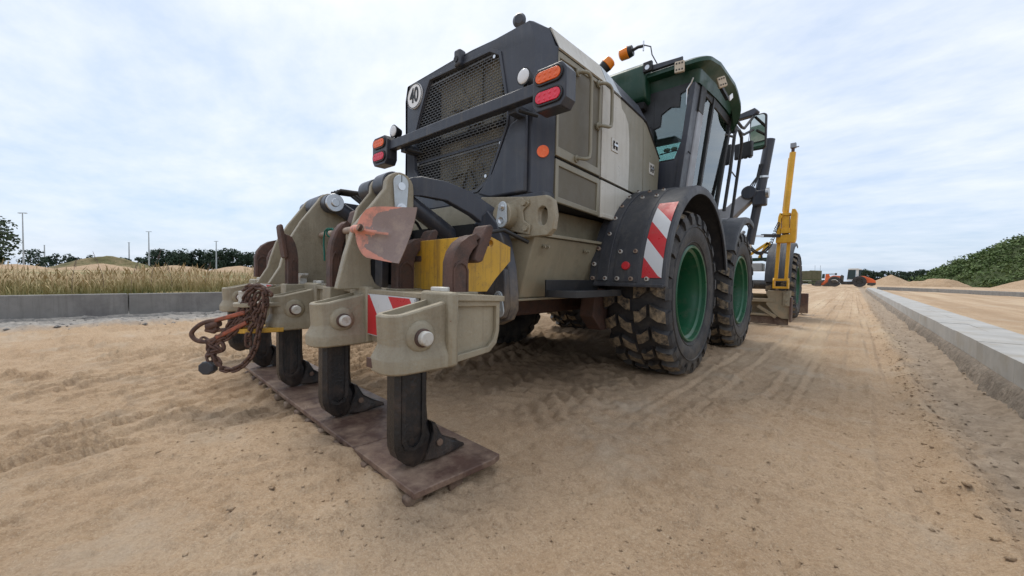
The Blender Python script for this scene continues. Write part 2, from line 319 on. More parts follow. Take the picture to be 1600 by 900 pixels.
# ------------------------------------------------------------------ numpy noise
def _h(ix, iy, s):
    n = (ix.astype(np.int64)*374761393 + iy.astype(np.int64)*668265263 + s*2147483647) & 0xffffffff
    n = ((n ^ (n >> 13))*1274126177) & 0xffffffff; n = (n ^ (n >> 16)) & 0xffffffff
    return n/4294967295.0
def vn(x, y, s=0):
    ix, iy = np.floor(x), np.floor(y); fx, fy = x-ix, y-iy; fx = fx*fx*fx*(fx*(fx*6-15)+10); fy = fy*fy*fy*(fy*(fy*6-15)+10)
    a, b_, c, e = _h(ix, iy, s), _h(ix+1, iy, s), _h(ix, iy+1, s), _h(ix+1, iy+1, s)
    return (a*(1-fx)+b_*fx)*(1-fy)+(c*(1-fx)+e*fx)*fy
def fbm(x, y, s=0, o=4, ga=0.5):
    t = 0; a = 1; q = 0
    for k in range(o): t = t+a*vn(x*2**k+17.3*k, y*2**k-9.1*k, s+k); q += a; a *= ga
    return t/q
def ss(a, b_, x): t = np.clip((x-a)/(b_-a), 0, 1); return t*t*(3-2*t)
def npmesh(name, V, F, mats, **k):
    """V (n,3) array and F (m,q) array into one object"""
    me = bpy.data.meshes.new(name); F = np.asarray(F); q = F.shape[1]
    me.vertices.add(len(V)); me.vertices.foreach_set('co', np.asarray(V, dtype=np.float32).ravel())
    me.loops.add(F.size); me.loops.foreach_set('vertex_index', F.ravel().astype(np.int32))
    me.polygons.add(len(F)); me.polygons.foreach_set('loop_start', np.arange(0, F.size, q, dtype=np.int32)); me.polygons.foreach_set('loop_total', np.full(len(F), q, dtype=np.int32))
    me.update(calc_edges=True)
    for m in (mats if isinstance(mats, (list, tuple)) else [mats]): me.materials.append(m)
    if 'mi' in k: me.polygons.foreach_set('material_index', k.pop('mi'))
    if k.pop('smooth', False): me.polygons.foreach_set('use_smooth', [True]*len(F))
    o = bpy.data.objects.new(name, me); COL.objects.link(o); p = k.pop('parent', None)
    c = Vector(k.pop('origin', (0, 0, 0)))
    if c.length: me.transform(Matrix.Translation(-c))
    o.location = c - (WL[p.name] if p else Vector((0, 0, 0))); WL[o.name] = c
    if p: o.parent = p
    for a, b_ in k.items(): o[a] = b_
    return o
def clods(P, R, name, m, **k):
    """small irregular lumps, one mesh"""
    base = np.array([(1,0,0),(-1,0,0),(0,1,0),(0,-1,0),(0,0,1),(0,0,-.4)], float)
    T = np.array([(0,2,4),(2,1,4),(1,3,4),(3,0,4),(2,0,5),(1,2,5),(3,1,5),(0,3,5)])
    n = len(P); a = np.random.rand(n)*6.28; sc = np.random.uniform(0.5, 1.4, (n, 6, 3))*np.array(R)[:, None, None]
    V = base[None]*sc; V[:, :, 2] *= 0.62
    X = V[:, :, 0]*np.cos(a)[:, None]-V[:, :, 1]*np.sin(a)[:, None]; Y = V[:, :, 0]*np.sin(a)[:, None]+V[:, :, 1]*np.cos(a)[:, None]
    V = np.stack([X, Y, V[:, :, 2]], 2)+np.array(P)[:, None, :]
    F = (T[None]+6*np.arange(n)[:, None, None]).reshape(-1, 3)
    return npmesh(name, V.reshape(-1, 3), F, m, **k)

# ------------------------------------------------------------------ sand ground
def axis(f0, f1, ds, g, lo, hi, gl=None):
    a = list(np.arange(f0, f1, ds)); x = a[-1]
    while x < hi: x += ds+g*(x-f1+ds); a.append(x)
    b_ = []; x = f0; gl = gl or g
    while x > lo: x -= ds+gl*(f0-x+ds); b_.append(x)
    return np.array(b_[::-1]+a)
KX = 0.79                                            # face of the right-hand kerb
def sheight(X, Y):
    D = np.sqrt((X+0.8)**2+(Y-1.2)**2)
    fine = 1-ss(6, 30, D)
    h = (fbm(X*0.45, Y*0.45, 3, 3)-0.5)*0.05*(0.3+0.7*fine)
    h += (fbm(X*2.2, Y*2.2, 11, 4)-0.5)*0.036*fine
    h += (fbm(X*9, Y*9, 21, 5, 0.62)-0.5)*0.022*fine*(1-.5*ss(-2.2,-2.6,X))
    cl = fbm(X*15, Y*15, 25, 3, 0.55); h += 0.012*ss(0.50, 0.54, cl)*ss(0.34, 0.48, fbm(X*2.0, Y*2.0, 27, 3))*fine; nr = 1-ss(3, 5.5, D); h += (fbm(X*26, Y*26, 28, 3, .65)-.5)*.018*nr
    # fine wavy wheel-brushed ripples right of the machine, across the driving direction
    wv = (X*0.25+Y*1.0)+0.10*fbm(X*2.5, Y*2.5, 5, 3); rp_ = np.abs(((wv*8.5) % 1)-0.5)*2
    m1 = ss(0.38, 0.52, fbm(X*1.3, Y*1.3, 31, 3))*ss(-1.9, -0.9, X)*(1-ss(0.1, 0.35, X))
    h += m1*0.021*np.where((wv*8.5) % 1 < .12, ((wv*8.5) % 1)/.12, np.clip(1-((wv*8.5) % 1-.12)/.6, 0, 1)**2)*fine*ss(.42, .58, fbm(X*7, Y*3, 29, 3))
    # herringbone prints of tyres left of the ripper
    nx, ny = 0.90, 0.43
    wob = 0.22*fbm(X*0.9, Y*0.9, 7, 2)+0.02*fbm(X*6, Y*6, 8, 2)
    strip = np.floor((X+20)/0.62)
    sgn = np.where((strip % 2) == 0, 1.0, 0.75)
    s_ = (X*nx+Y*ny+wob)/0.155; fr = 1-(s_ % 1)
    rid = np.where(fr < 0.09, fr/0.09, np.clip(1-(fr-.09)/0.75, 0, 1)**1.7)
    m2 = (0.50+0.50*ss(0.28, 0.44, fbm(X*1.2+3, Y*1.2, 41, 3)))*(0.30+0.70*ss(0.32, 0.48, fbm(X*2.4, Y*2.4, 43, 2)))
    foreg = ss(-2.38, -2.20, X+0.12*(fbm(X*3, Y*3, 77, 2)-0.5))
    left = (1-foreg)*(1-ss(-1.7, -1.4, X))*(1-ss(3.5, 6.5, Y))*ss(-8.2, -7.6, X)
    h += left*m2*(0.056*rid*(0.45+1.1*(fbm(X*4.5, Y*4.5, 53, 3, .6)-0.2))+0.018*(fbm(X*18, Y*18, 51, 3, 0.6)-0.5)+0.012*ss(.50, .53, fbm(X*10, Y*10, 57, 4, .6)))
    h -= left*0.012
    for k, xk in enumerate((-0.92, -0.70, -0.45, -0.28, -0.05, 0.10, 0.20)):
        xw = X-xk-0.05*(fbm(Y*0.5, Y*0+k, 101, 3)-.5)-0.01*(fbm(Y*5, Y*0+k, 103, 2)-.5); h += ss(1.2, 3, Y)*(0.012*np.exp(-(xw/.018)**2)-0.010*np.exp(-((xw-.035)/.02)**2))*ss(.36, .46, fbm(Y*.8, Y*0+k*3, 105, 3))
    # wheel ruts running down the track
    ru = fbm(X*2.2, Y*0.10, 83, 3); h += 0.035*(ru-0.5)*ss(2, 6, Y)*ss(-6, -1.2, X)
    # soil squeezed up beside the wheels and against the pads
    for wy in (3.47, 5.30, 10.2):
        for wx in (-1.25, -3.2): e_ = np.hypot((X-wx)/0.40, (Y-wy)/0.36); e2 = np.hypot((X-wx)/0.34, (Y-wy)/0.30); h = h*(1-.9*np.exp(-(e2/1.2)**4))+0.014*np.exp(-((e_-1.25)/0.2)**2)*(0.4+1.0*fbm(X*9, Y*9, 87, 3))
    # broad smooth hump at the camera's feet with loose soil banked against the steel pads
    h += 0.030*foreg*(1-ss(-1.6, -1.0, X))*ss(0.9, 0.5, Y) if False else 0.028*foreg*(1-ss(-1.3, -0.7, X))*(1-ss(0.6, 1.0, Y))
    foot = (1-ss(0.0, 0.35, np.abs(Y-0.55)))*(1-ss(-1.3, -0.9, X))*ss(-2.6, -2.2, X)
    h += foot*0.022*fbm(X*5, Y*5, 61, 3)
    dg = (X*0.80-Y*0.60+0.12*fbm(X*2, Y*2, 63, 3))/0.21; fd = dg % 1; fg2 = ss(-2.3, -2.0, X)*(1-ss(-1.2, -0.8, X))*(1-ss(0.75, 0.95, Y))
    h += fg2*ss(.38, .5, fbm(X*3, Y*3, 65, 3))*0.020*np.where(fd < .15, fd/.15, np.clip(1-(fd-.15)/.8, 0, 1)**1.5)
    # churned soil beneath and behind the machine
    ch = ss(-6.3, -5.6, X)*(1-ss(-1.35, -1.0, X))*ss(1.3, 1.8, Y)*(1-ss(6, 8, Y))
    chev = np.abs(((Y+np.abs(((X+10) % 0.55)-0.275)*0.9+0.05*fbm(X*5, Y*5, 3, 2))/0.15) % 1-0.5)*2
    h += ch*(0.034*chev*ss(0.35, 0.6, fbm(X*3, Y*3, 91, 3))+0.02*(fbm(X*12, Y*12, 95, 3, 0.6)-0.5))
    # cracked crust at the camera's feet
    cr = ss(0.47, 0.51, fbm(X*4, Y*4, 71, 5))*(1-ss(0.9, 1.3, np.hypot(X+0.95, Y-0.75)))
    h += cr*0.010
    # windrow of loose lumps beside the right kerb and rough footing rising to it
    ex = X-0.36+0.08*(fbm(Y*1.4, Y*0+2, 13, 3)-0.5)
    near = 1-ss(18, 40, Y)
    h += near*np.exp(-(ex/0.06)**2)*(0.026+0.055*(fbm(X*10, Y*10, 15, 4, .6)-.3))
    h += near*(ss(0.40, 0.60, X)*0.012+ss(0.60, 0.76, X)*0.03)+near*ss(0.38, .45, X)*(0.07*(fbm(X*6, Y*3.4, 17, 5, 0.66)-0.45))*(1-ss(0.76, 0.80, X))
    h -= near*0.018*np.exp(-((X-0.24)/0.10)**2)
    # rough footing beside the left kerb
    h += (1-ss(-8.15, -7.75, X+0.25*(fbm(Y*1.1, Y*0, 19, 3)-0.5)))*ss(-8.75, -8.7, X)*(0.035+0.05*(fbm(X*6, Y*6, 23, 4, 0.6)))*fine
    # raised land beyond both kerbs, earth rising far off
    h = np.where(X < -8.76, 0.385+0.4*h+0.9*ss(-12, -60, X)*0.3, h)
    h = np.where(X > KX+0.30, 0.262+0.5*h, h)
    h += ss(300, 1200, np.abs(Y)+np.abs(X))*0.0
    return h
xs = axis(-4.2, 1.05, 0.0135, 0.030, -1500, 1500, 0.021); ys = axis(-0.45, 3.2, 0.0135, 0.022, -400, 2500, 0.09)
GX, GY = np.meshgrid(xs, ys); GZ = sheight(GX, GY)
nx_, ny_ = len(xs), len(ys)
V = np.stack([GX, GY, GZ], 2).reshape(-1, 3)
idx = np.arange(nx_*ny_).reshape(ny_, nx_); F = np.stack([idx[:-1, :-1], idx[:-1, 1:], idx[1:, 1:], idx[1:, :-1]], 2).reshape(-1, 4)
print('ground quads', len(F))
def sand_mat(name='sand ground', mound=False):
    m = bpy.data.materials.new(name); m.use_nodes = True; t = m.node_tree; b = t.nodes['Principled BSDF']; nn = t.nodes.new; ln = t.links.new
    b.inputs['Roughness'].default_value = 0.92; b.inputs['Specular IOR Level'].default_value = 0.2
    g = nn('ShaderNodeNewGeometry'); P_ = g.outputs['Position']; sx = nn('ShaderNodeSeparateXYZ'); ln(P_, sx.inputs[0]); X, Y = sx.outputs[0], sx.outputs[1]
    def noise(sc, det=5, ro=0.6, dist=0):
        n = nn('ShaderNodeTexNoise'); n.inputs['Scale'].default_value = sc; n.inputs['Detail'].default_value = det; n.inputs['Roughness'].default_value = ro; n.inputs['Distortion'].default_value = dist; ln(P_, n.inputs[0]); return n.outputs[0]
    def mr(v, a, b_, c=0.0, d_=1.0):
        n = nn('ShaderNodeMapRange'); n.inputs[1].default_value = a; n.inputs[2].default_value = b_; n.inputs[3].default_value = c; n.inputs[4].default_value = d_; ln(v, n.inputs[0]); return n.outputs[0]
    def mt(op, a, b_=None):
        n = nn('ShaderNodeMath'); n.operation = op
        for i, v in enumerate((a, b_)):
            if v is None: continue
            if isinstance(v, (int, float)): n.inputs[i].default_value = v
            else: ln(v, n.inputs[i])
        return n.outputs[0]
    def mix(f, a, b_):
        n = nn('ShaderNodeMixRGB')
        if isinstance(f, float): n.inputs[0].default_value = f
        else: ln(f, n.inputs[0])
        for i, v in ((1, a), (2, b_)):
            if isinstance(v, tuple): n.inputs[i].default_value = (*v, 1)
            else: ln(v, n.inputs[i])
        return n.outputs[0]
    c = mix(mr(noise(0.9, 6, 0.62), 0.35, 0.66), (0.410, 0.278, 0.168), (0.510, 0.370, 0.242))
    c = mix(mr(noise(5.5, 7, 0.7), 0.50, 0.72, 0, 0.4), c, (0.52, 0.395, 0.265))
    c = mix(mr(noise(40, 5, 0.7), 0.42, 0.72, 0, 0.32), c, (0.28, 0.19, 0.115))
    c = mix(mr(noise(60, 6, 0.9), 0.50, 0.56, 0, 0.45), c, (0.25, 0.16, 0.092)); c = mix(mr(noise(140, 5, 0.9), 0.52, 0.58, 0, 0.5), c, (0.60, 0.48, 0.35))
    if not mound:
        mpp = nn('ShaderNodeMapping'); mpp.inputs['Scale'].default_value = (2.6, 0.10, 1); ln(P_, mpp.inputs[0]); nz = nn('ShaderNodeTexNoise'); nz.inputs['Scale'].default_value = 1.0; nz.inputs['Detail'].default_value = 7; ln(mpp.outputs[0], nz.inputs[0])
        c = mix(mt('MULTIPLY', mr(nz.outputs[0], 0.50, 0.62), mr(Y, 3.0, 8.0, 0, 0.6)), c, (0.56, 0.44, 0.30)); c = mix(mt('MULTIPLY', mr(nz.outputs[0], 0.46, 0.38), mr(Y, 3.0, 8.0, 0, 0.5)), c, (0.33, 0.225, 0.135))
        # pale dusty patches; darker ground over the whole area beneath the machine; grey cement dust along both kerbs; turf behind the left kerb
        c = mix(mt('MULTIPLY', mr(noise(1.6, 6, 0.65), 0.53, 0.66), 0.5), c, (0.48, 0.395, 0.30))
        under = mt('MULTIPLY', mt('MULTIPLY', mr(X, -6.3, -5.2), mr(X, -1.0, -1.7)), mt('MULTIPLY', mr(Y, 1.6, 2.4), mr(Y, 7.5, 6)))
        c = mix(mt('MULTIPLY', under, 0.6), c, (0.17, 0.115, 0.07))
        w_ = mt('ADD', X, mt('MULTIPLY', mt('SUBTRACT', noise(2.2, 6, 0.7), 0.5), 0.35))
        gr = mt('MULTIPLY', mr(w_, 0.33, 0.50), mr(X, 1.1, 1.0)); gl = mt('MULTIPLY', mr(w_, -7.75, -8.05), 1.0)
        gc = mix(mr(noise(11, 8, 0.75), 0.36, 0.64), (0.22, 0.175, 0.13), (0.40, 0.325, 0.25))
        c = mix(mt('MULTIPLY', gr, 0.8), c, gc); gcl = mix(mr(noise(9, 8, 0.75), 0.36, 0.64), (0.19, 0.18, 0.17), (0.42, 0.39, 0.35)); c = mix(gl, c, gcl)
        turf = mix(mr(noise(1.5, 5, 0.6), 0.4, 0.6), (0.10, 0.105, 0.03), (0.26, 0.20, 0.09))
        c = mix(mr(X, -8.72, -8.9), c, turf)
        far = mix(mr(noise(0.03, 5, 0.6), 0.4, 0.6), (0.42, 0.31, 0.18), (0.15, 0.15, 0.06)); c = mix(mr(X, -14, -18), c, far)
    ln(c, b.inputs['Base Color'])
    h = mt('ADD', mt('MULTIPLY', noise(40, 8, 0.72), 0.007), mt('MULTIPLY', noise(150, 5, 0.75), 0.006))
    bn = nn('ShaderNodeBump'); bn.inputs['Strength'].default_value = 1.0; bn.inputs['Distance'].default_value = 1.0 if not mound else 6.0; ln(h, bn.inputs['Height']); ln(bn.outputs[0], b.inputs['Normal'])
    return m
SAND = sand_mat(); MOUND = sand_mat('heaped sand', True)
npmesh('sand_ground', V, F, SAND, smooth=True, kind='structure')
# loose lumps: dense in the windrow along the kerb, thin elsewhere
def hz_(x, y): return sheight(np.array(x), np.array(y))
n = 4100; lx = np.concatenate([np.random.normal(0.37, 0.09, 1500), np.random.uniform(-1.0, 0.3, 500), np.random.uniform(-7.5, -1.3, 1500), np.random.uniform(0.42, 0.75, 600)]); ly = np.concatenate([0.9+np.random.gamma(2.0, 3.2, 1500), np.random.uniform(0.8, 14, 500), np.random.uniform(0.2, 7, 1500), np.random.uniform(1, 25, 600)])
lr = np.concatenate([0.004+0.013*np.random.rand(1500)**3, 0.002+0.005*np.random.rand(500)**3, 0.003+0.012*np.random.rand(1500)**3, 0.004+0.014*np.random.rand(600)**3])
clods(np.stack([lx, ly, hz_(lx, ly)], 1), lr, 'loose_soil', SAND, kind='stuff', label='loose lumps of dry soil scattered over the sand', category='soil')
n = 16000; lx = np.random.uniform(-5.0, 0.45, n); ly = 0.25+np.random.gamma(1.6, 1.3, n); k_ = fbm(lx*1.7, ly*1.7, 99, 3) > np.random.uniform(.3, .6, n); lx, ly = lx[k_], ly[k_]
clods(np.stack([lx, ly, hz_(lx, ly)], 1), 0.0020+0.0050*np.random.rand(len(lx))**2.5, 'fine_soil', SAND, kind='stuff', label='fine crumbs of sand covering the ground near the ripper', category='soil')
n = 900; lx = np.random.uniform(-8.6, -7.7, n); ly = np.random.uniform(-3, 14, n)
clods(np.stack([lx, ly, hz_(lx, ly)], 1), 0.008+0.03*np.random.rand(n)**3, 'concrete_rubble', CONC, kind='stuff', label='grey concrete crumbs along the foot of the left kerb wall', category='rubble')

# ------------------------------------------------------------------ kerbs
def segs(name, x0, x1, ys_, z0, z1, gap, bev, mt_, parent, part):
    first = None
    for a, b_ in zip(ys_[:-1], ys_[1:]):
        if first is None or abs((b_-a)-first[1]) > 1e-4:
            o = MB().box(x0, x1, a+gap, b_-gap, z0, z1).build(part, mt_, parent, bevel=bev); first = (o, b_-a, (a+b_)/2)
        else:
            q = first[0].copy(); COL.objects.link(q); q.location = first[0].location+Vector((0, (a+b_)/2-first[2], random.uniform(-.003, .003)))
lk = thing('kerb_wall', (-8.74, 0.65, 0), 'grey precast concrete kerb wall on the left in front of the dry grass', 'kerb')
segs('kerb_block', -8.84, -8.69, [0.65+2.45*i for i in range(-4, 12)], -0.05, 0.425, 0.006, 0.012, CONC, lk, 'kerb_block')
rk = thing('kerb', (1.15, 3.5, 0), 'long concrete kerb with pale slab top running away on the right of the track', 'kerb')
segs('kerb_stone', KX, 1.03, [-2+1.0*i for i in range(0, 46)], 0.16, 0.318, 0.001, 0.003, [CONCT], rk, 'kerb_stone')
segs('kerb_slab', 1.034, 1.235, [-2.4+1.0*i for i in range(0, 46)], 0.20, 0.316, 0.001, 0.003, [CONCT], rk, 'kerb_slab')
Vf = []; yy = np.arange(-2, 44, 0.035); rows = []
for k, zz_ in enumerate((-0.03, 0.03, 0.08, 0.13, 0.162)):
    off = 0.075*(1-k/4)+0.012+0.045*(fbm(yy*6, yy*0+k*2.7, 33, 4, 0.65)-.3)*(1-.6*(k == 4))
    rows.append(np.stack([KX+0.012-off, yy, np.full_like(yy, zz_)+0.012*(fbm(yy*9, yy*0+k, 35, 2)-0.5)], 1))
rows.append(np.stack([np.full_like(yy, KX+0.05), yy, np.full_like(yy, 0.166)], 1))
A = np.concatenate(rows); m_ = len(yy); Ff = [(a*m_+i, a*m_+i+1, (a+1)*m_+i+1, (a+1)*m_+i) for a in range(5) for i in range(m_-1)]
npmesh('rough_footing', A, Ff, CONCR, smooth=True, parent=rk)
fk = thing('kerb', (4, 35, 0), 'low dark kerb curving across the far side of the sand field', 'kerb')
fp = [(1.25, 36), (2.3, 34.6), (3.6, 31.6), (4.6, 28), (5.6, 24.5), (6.9, 20.5), (8.5, 16)]
for (a, b_), (c_, e_) in zip(fp[:-1], fp[1:]):
    MB().bar((a, b_, 0.36), (c_, e_, 0.36), 0.20, 0.22).build('kerb_block', CONC, fk, bevel=0.01)

# ------------------------------------------------------------------ dry grass behind the left kerb
def grass(n, name, x0, x1, y0, y1, h0, h1, m, lab, wid=0.004, seed=0.5):
    X = np.random.uniform(x0, x1, n); Y = np.random.uniform(y0, y1, n); H_ = np.random.uniform(h0, h1, n)*(0.55+0.9*fbm(X*1.4, Y*1.4, 3, 3)); kp = fbm(X*2.1, Y*2.1, 9, 2) > np.random.uniform(.15, .55, n); X, Y, H_ = X[kp], Y[kp], H_[kp]; n = len(X); a = np.random.rand(n)*6.28; ln_ = np.random.uniform(0.03, 0.50, n)*H_
    Z = np.full(n, 0.38); dx, dy = np.cos(a), np.sin(a); W = wid*np.random.uniform(0.6, 1.4, n); sx_, sy_ = -dy, dx
    V = []; segs_ = (0, .35, .7, .84, 1.0); ww = (1, .8, .6, 2.6, .3) if seed else (1.6, 1.5, 1.1, .7, .1)
    for k, (t, w_) in enumerate(zip(segs_, ww)):
        bx = X+dx*ln_*t*t; by = Y+dy*ln_*t*t; bz = Z+H_*(t-0.12*t*t)
        V += [np.stack([bx-sx_*W*w_, by-sy_*W*w_, bz], 1), np.stack([bx+sx_*W*w_, by+sy_*W*w_, bz], 1)]
    V = np.stack(V, 1).reshape(-1, 3); b_ = 10*np.arange(n)[:, None]
    F = np.concatenate([b_+np.array([[2*k, 2*k+1, 2*k+3, 2*k+2]]) for k in range(4)])
    return npmesh(name, V, F, m, kind='stuff', label=lab, category='grass')
def grass_mat(nm, low_, high, z0, z1):
    m = bpy.data.materials.new(nm); m.use_nodes = True; t = m.node_tree; b = t.nodes['Principled BSDF']; b.inputs['Roughness'].default_value = 0.8
    g = t.nodes.new('ShaderNodeNewGeometry'); s_ = t.nodes.new('ShaderNodeSeparateXYZ'); t.links.new(g.outputs['Position'], s_.inputs[0])
    r_ = t.nodes.new('ShaderNodeMapRange'); r_.inputs[1].default_value = z0; r_.inputs[2].default_value = z1; t.links.new(s_.outputs[2], r_.inputs[0])
    n_ = t.nodes.new('ShaderNodeTexNoise'); n_.inputs['Scale'].default_value = 1.3; t.links.new(g.outputs['Position'], n_.inputs[0])
    ad = t.nodes.new('ShaderNodeMath'); ad.operation = 'ADD'; t.links.new(r_.outputs[0], ad.inputs[0]); mm = t.nodes.new('ShaderNodeMapRange'); mm.inputs[3].default_value = -0.4; mm.inputs[4].default_value = 0.4; mm.inputs[1].default_value = .3; mm.inputs[2].default_value = .7; t.links.new(n_.outputs[0], mm.inputs[0]); t.links.new(mm.outputs[0], ad.inputs[1])
    x = t.nodes.new('ShaderNodeMixRGB'); x.use_clamp = True; t.links.new(ad.outputs[0], x.inputs[0]); x.inputs[1].default_value = (*low_, 1); x.inputs[2].default_value = (*high, 1); t.links.new(x.outputs[0], b.inputs['Base Color'])
    return m
SEED = mat('purple brown seed head', (0.17, 0.115, 0.10), 0.8)
GDRY = grass_mat('dry seeding grass', (0.26, 0.23, 0.08), (0.48, 0.35, 0.19), 0.40, 0.66)
grass(13000, 'dry_grass', -13.5, -8.95, -6, 9, 0.22, 0.56, GDRY, 'dry seeding grass standing behind the left kerb wall', 0.0036)
grass(9000, 'green_grass', -12.5, -8.9, -6, 9, 0.10, 0.30, grass_mat('green grass blades', (0.15, 0.155, 0.05), (0.36, 0.29, 0.13), 0.38, 0.55), 'short green grass at the foot of the dry stalks', 0.006, 0)
GS = [(-9.2, 0.05, 0.62, 0.06, 'short tall stalk leftmost of the grass stalks that stand above the field'), (-9.35, 0.42, 0.74, -0.13, 'grass stalk leaning left, second from the left above the field'), (-9.3, 0.72, 0.60, 0.1, 'grass stalk right of the left-leaning stalk, seed head against the sky'), (-9.6, 1.0, 0.84, 0.16, 'tallest grass stalk, leaning right against the sky'), (-9.5, 1.3, 0.58, -0.08, 'low grass stalk just right of the tallest one'), (-9.4, 1.75, 0.62, 0.1, 'rightmost of the grass stalks that stand above the field')]
for i, (gx, gy, hh, lean, lb) in enumerate(GS):
    o = MB().tube([(gx, gy, 0.36), (gx, gy+lean*0.2, 0.36+hh*0.5), (gx, gy+lean, 0.36+hh)], [0.0035, 0.003, 0.0015], 5)
    for k in range(12):
        t = k/12; z_ = 0.36+hh*(0.78+0.22*t); o.ball((gx, gy+lean*(0.70+0.3*t)+0.010*(-1)**k*(1-t), z_), 0.0055*(1-0.5*t), 3, sc=(1, 1, 2.2))
    o.build('grass_stalk', SEED, None, label=lb, cat='grass stalk', group='tall grass stalks above the left kerb wall')

# ------------------------------------------------------------------ heaps
def heap(name, cx, cy, rx, ry, hh, z0, rot, m, lab, cat='heap', n=70, s=1, rough=0.25, kind=None, crest=1.0):
    gx, gy = np.meshgrid(np.linspace(-1.05, 1.05, n), np.linspace(-1.05, 1.05, n)); R = np.sqrt(gx**2+gy**2)
    f = np.clip(1-R, 0, 1)**crest; sc = max(rx, ry)
    z = z0+hh*f*(1+rough*2*(fbm(gx*2.3+s, gy*2.3, s*7, 4)-0.5))+rough*0.25*hh*(fbm(gx*9, gy*9, s*5, 4, 0.6)-0.5)*np.clip(f*4, 0, 1)-0.05*(R >= 1)-0.3*(R > 1.02)
    c_, s_ = math.cos(rot), math.sin(rot); X = cx+gx*rx*c_-gy*ry*s_; Y = cy+gx*rx*s_+gy*ry*c_
    V = np.stack([X, Y, z], 2).reshape(-1, 3); idx = np.arange(n*n).reshape(n, n); F = np.stack([idx[:-1, :-1], idx[:-1, 1:], idx[1:, 1:], idx[1:, :-1]], 2).reshape(-1, 4)
    k = dict(label=lab, category=cat) if not kind else dict(kind=kind)
    return npmesh(name, V, F, m, smooth=True, origin=(cx, cy, z0), **k)
MSC = mat('scrubby earth bank', (0.13, 0.12, 0.045), 0.9, dirt=(0.30, 0.22, 0.12), damt=0.5, dscale=0.25, bump=0.4, bscale=0.8)
def pxw(px, Z): return d0*Z+Vector((math.cos(YAW), math.sin(YAW), 0))*((px-800)/610*Z)
def heap_px(name, px, Z, half, topy, m, lab, cat='heap', deep=6, **k):
    """heap at distance Z along the view, half = half width in px, crest at topy"""
    p = pxw(px, Z); hh = 0.8+((431.5+(px-800)*0.0157)-topy)/610*Z-0.25; heap(name, p.x, p.y, half/610*Z, deep, hh, 0.15, YAW, m, lab, cat, **k)
heap_px('sand_mound', 25, 76, 52, 411, MOUND, 'low pale sand mound at far left below the large tree', s=1, rough=.12, crest=.6)
heap_px('sand_mound', 160, 72, 82, 412, MOUND, 'long low sand mound in front of the scrubby earth bank', s=3, rough=.15, crest=.6)
heap_px('sand_mound', 275, 70, 60, 413, MOUND, 'low sand mound right of the scrubby bank, below the dark wood', s=4, rough=.12, crest=.6)
heap_px('sand_mound', 375, 74, 55, 414, MOUND, 'flat sand mound just left of the ripper below the dark wood', s=6, rough=.12, crest=.6)
heap_px('earth_bank', 165, 105, 100, 402, MSC, 'low earth bank overgrown with scrub beyond the sand mounds at left', 'earth bank', s=5, crest=.75, rough=.3)
# ------------------------------------------------------------------ foliage
def leaves(C, R, n, size, flat=0.8):
    """n leaf quads spread near the surfaces of blobs with centres C and radii R"""
    k = np.random.randint(0, len(C), n); C = np.array(C, float)[k]; R = np.array(R, float)[k]
    dv = np.random.normal(size=(n, 3)); dv /= np.linalg.norm(dv, axis=1)[:, None]; rr = np.random.uniform(0.55, 1.1, n)**0.6
    P = C+dv*(R*rr)[:, None]*np.array([1, 1, flat]); a = np.random.normal(size=(n, 3)); a /= np.linalg.norm(a, axis=1)[:, None]; b_ = np.cross(a, dv+0.3*np.random.normal(size=(n, 3))); b_ /= np.linalg.norm(b_, axis=1)[:, None]+1e-9
    s_ = (size*np.random.uniform(0.5, 1.4, n))[:, None]
    V = np.stack([P-a*s_, P-b_*s_*0.6, P+a*s_, P+b_*s_*0.6], 1).reshape(-1, 3)
    return V, np.arange(4*n).reshape(n, 4)
def tree(x, y, z0, H_, W, nleaf, size, m, lab, group=None, nb=14, trunk=0.3, low=0.15, cat='tree', name='tree'):
    t = thing(name, (x, y, z0), lab, cat, group); C = []; R = []
    for k in range(nb):
        f = random.random(); zc_ = z0+H_*(low+(0.9-low)*f); rad = W*(1-0.75*abs(f-0.35)**1.4*1.5)*random.uniform(0.15, 0.85)*0.5; a = random.random()*6.28
        C.append((x+rad*math.cos(a), y+rad*math.sin(a), zc_)); R.append(W*random.uniform(0.16, 0.30))
    V, F = leaves(C, R, nleaf, size); npmesh('crown', V, F, m, parent=t, origin=(x, y, z0+H_*0.6))
    tr = MB(); tr.tube([(x, y, z0-0.3), (x+0.02*H_, y, z0+H_*0.4), (x, y+0.02*H_, z0+H_*0.75)], [trunk, trunk*0.7, trunk*0.3], 7)
    for k in range(4):
        c_ = C[k]; tr.tube([(x, y, z0+H_*(0.25+0.1*k)), ((x+c_[0])/2, (y+c_[1])/2, (z0+H_*(0.3+0.1*k)+c_[2])/2), c_], [trunk*0.4, trunk*0.3, trunk*0.12], 5)
    tr.build('trunk', BARK, t)
tree(-152, -14.5, 1.0, 12.5, 16, 5200, 0.42, LEAFD, 'large dark broad-leaved tree at the far left edge behind the lamp mast', nb=26, trunk=0.5, low=0.05)
rowL = []
for k in range(20):                                     # the wood on the skyline left of the ripper, each tree its own
    px = 238+k*10.5; Z = 222+random.uniform(-8, 12); a = (px-800)/610
    P0 = Vector((0, 0, 0))+d0*Z+Vector((math.cos(YAW), math.sin(YAW), 0))*a*Z
    hh = (26 if 0 < k else 22)*Z/610*random.uniform(0.88, 1.12)+1.5
    tree(P0.x, P0.y, 1.6, hh, hh*0.95, 1000, 0.62, LEAFP, 'dark round-crowned tree merging into the wood on the skyline at left', 'trees of the dark wood at left', nb=13, trunk=0.25, low=0.06)
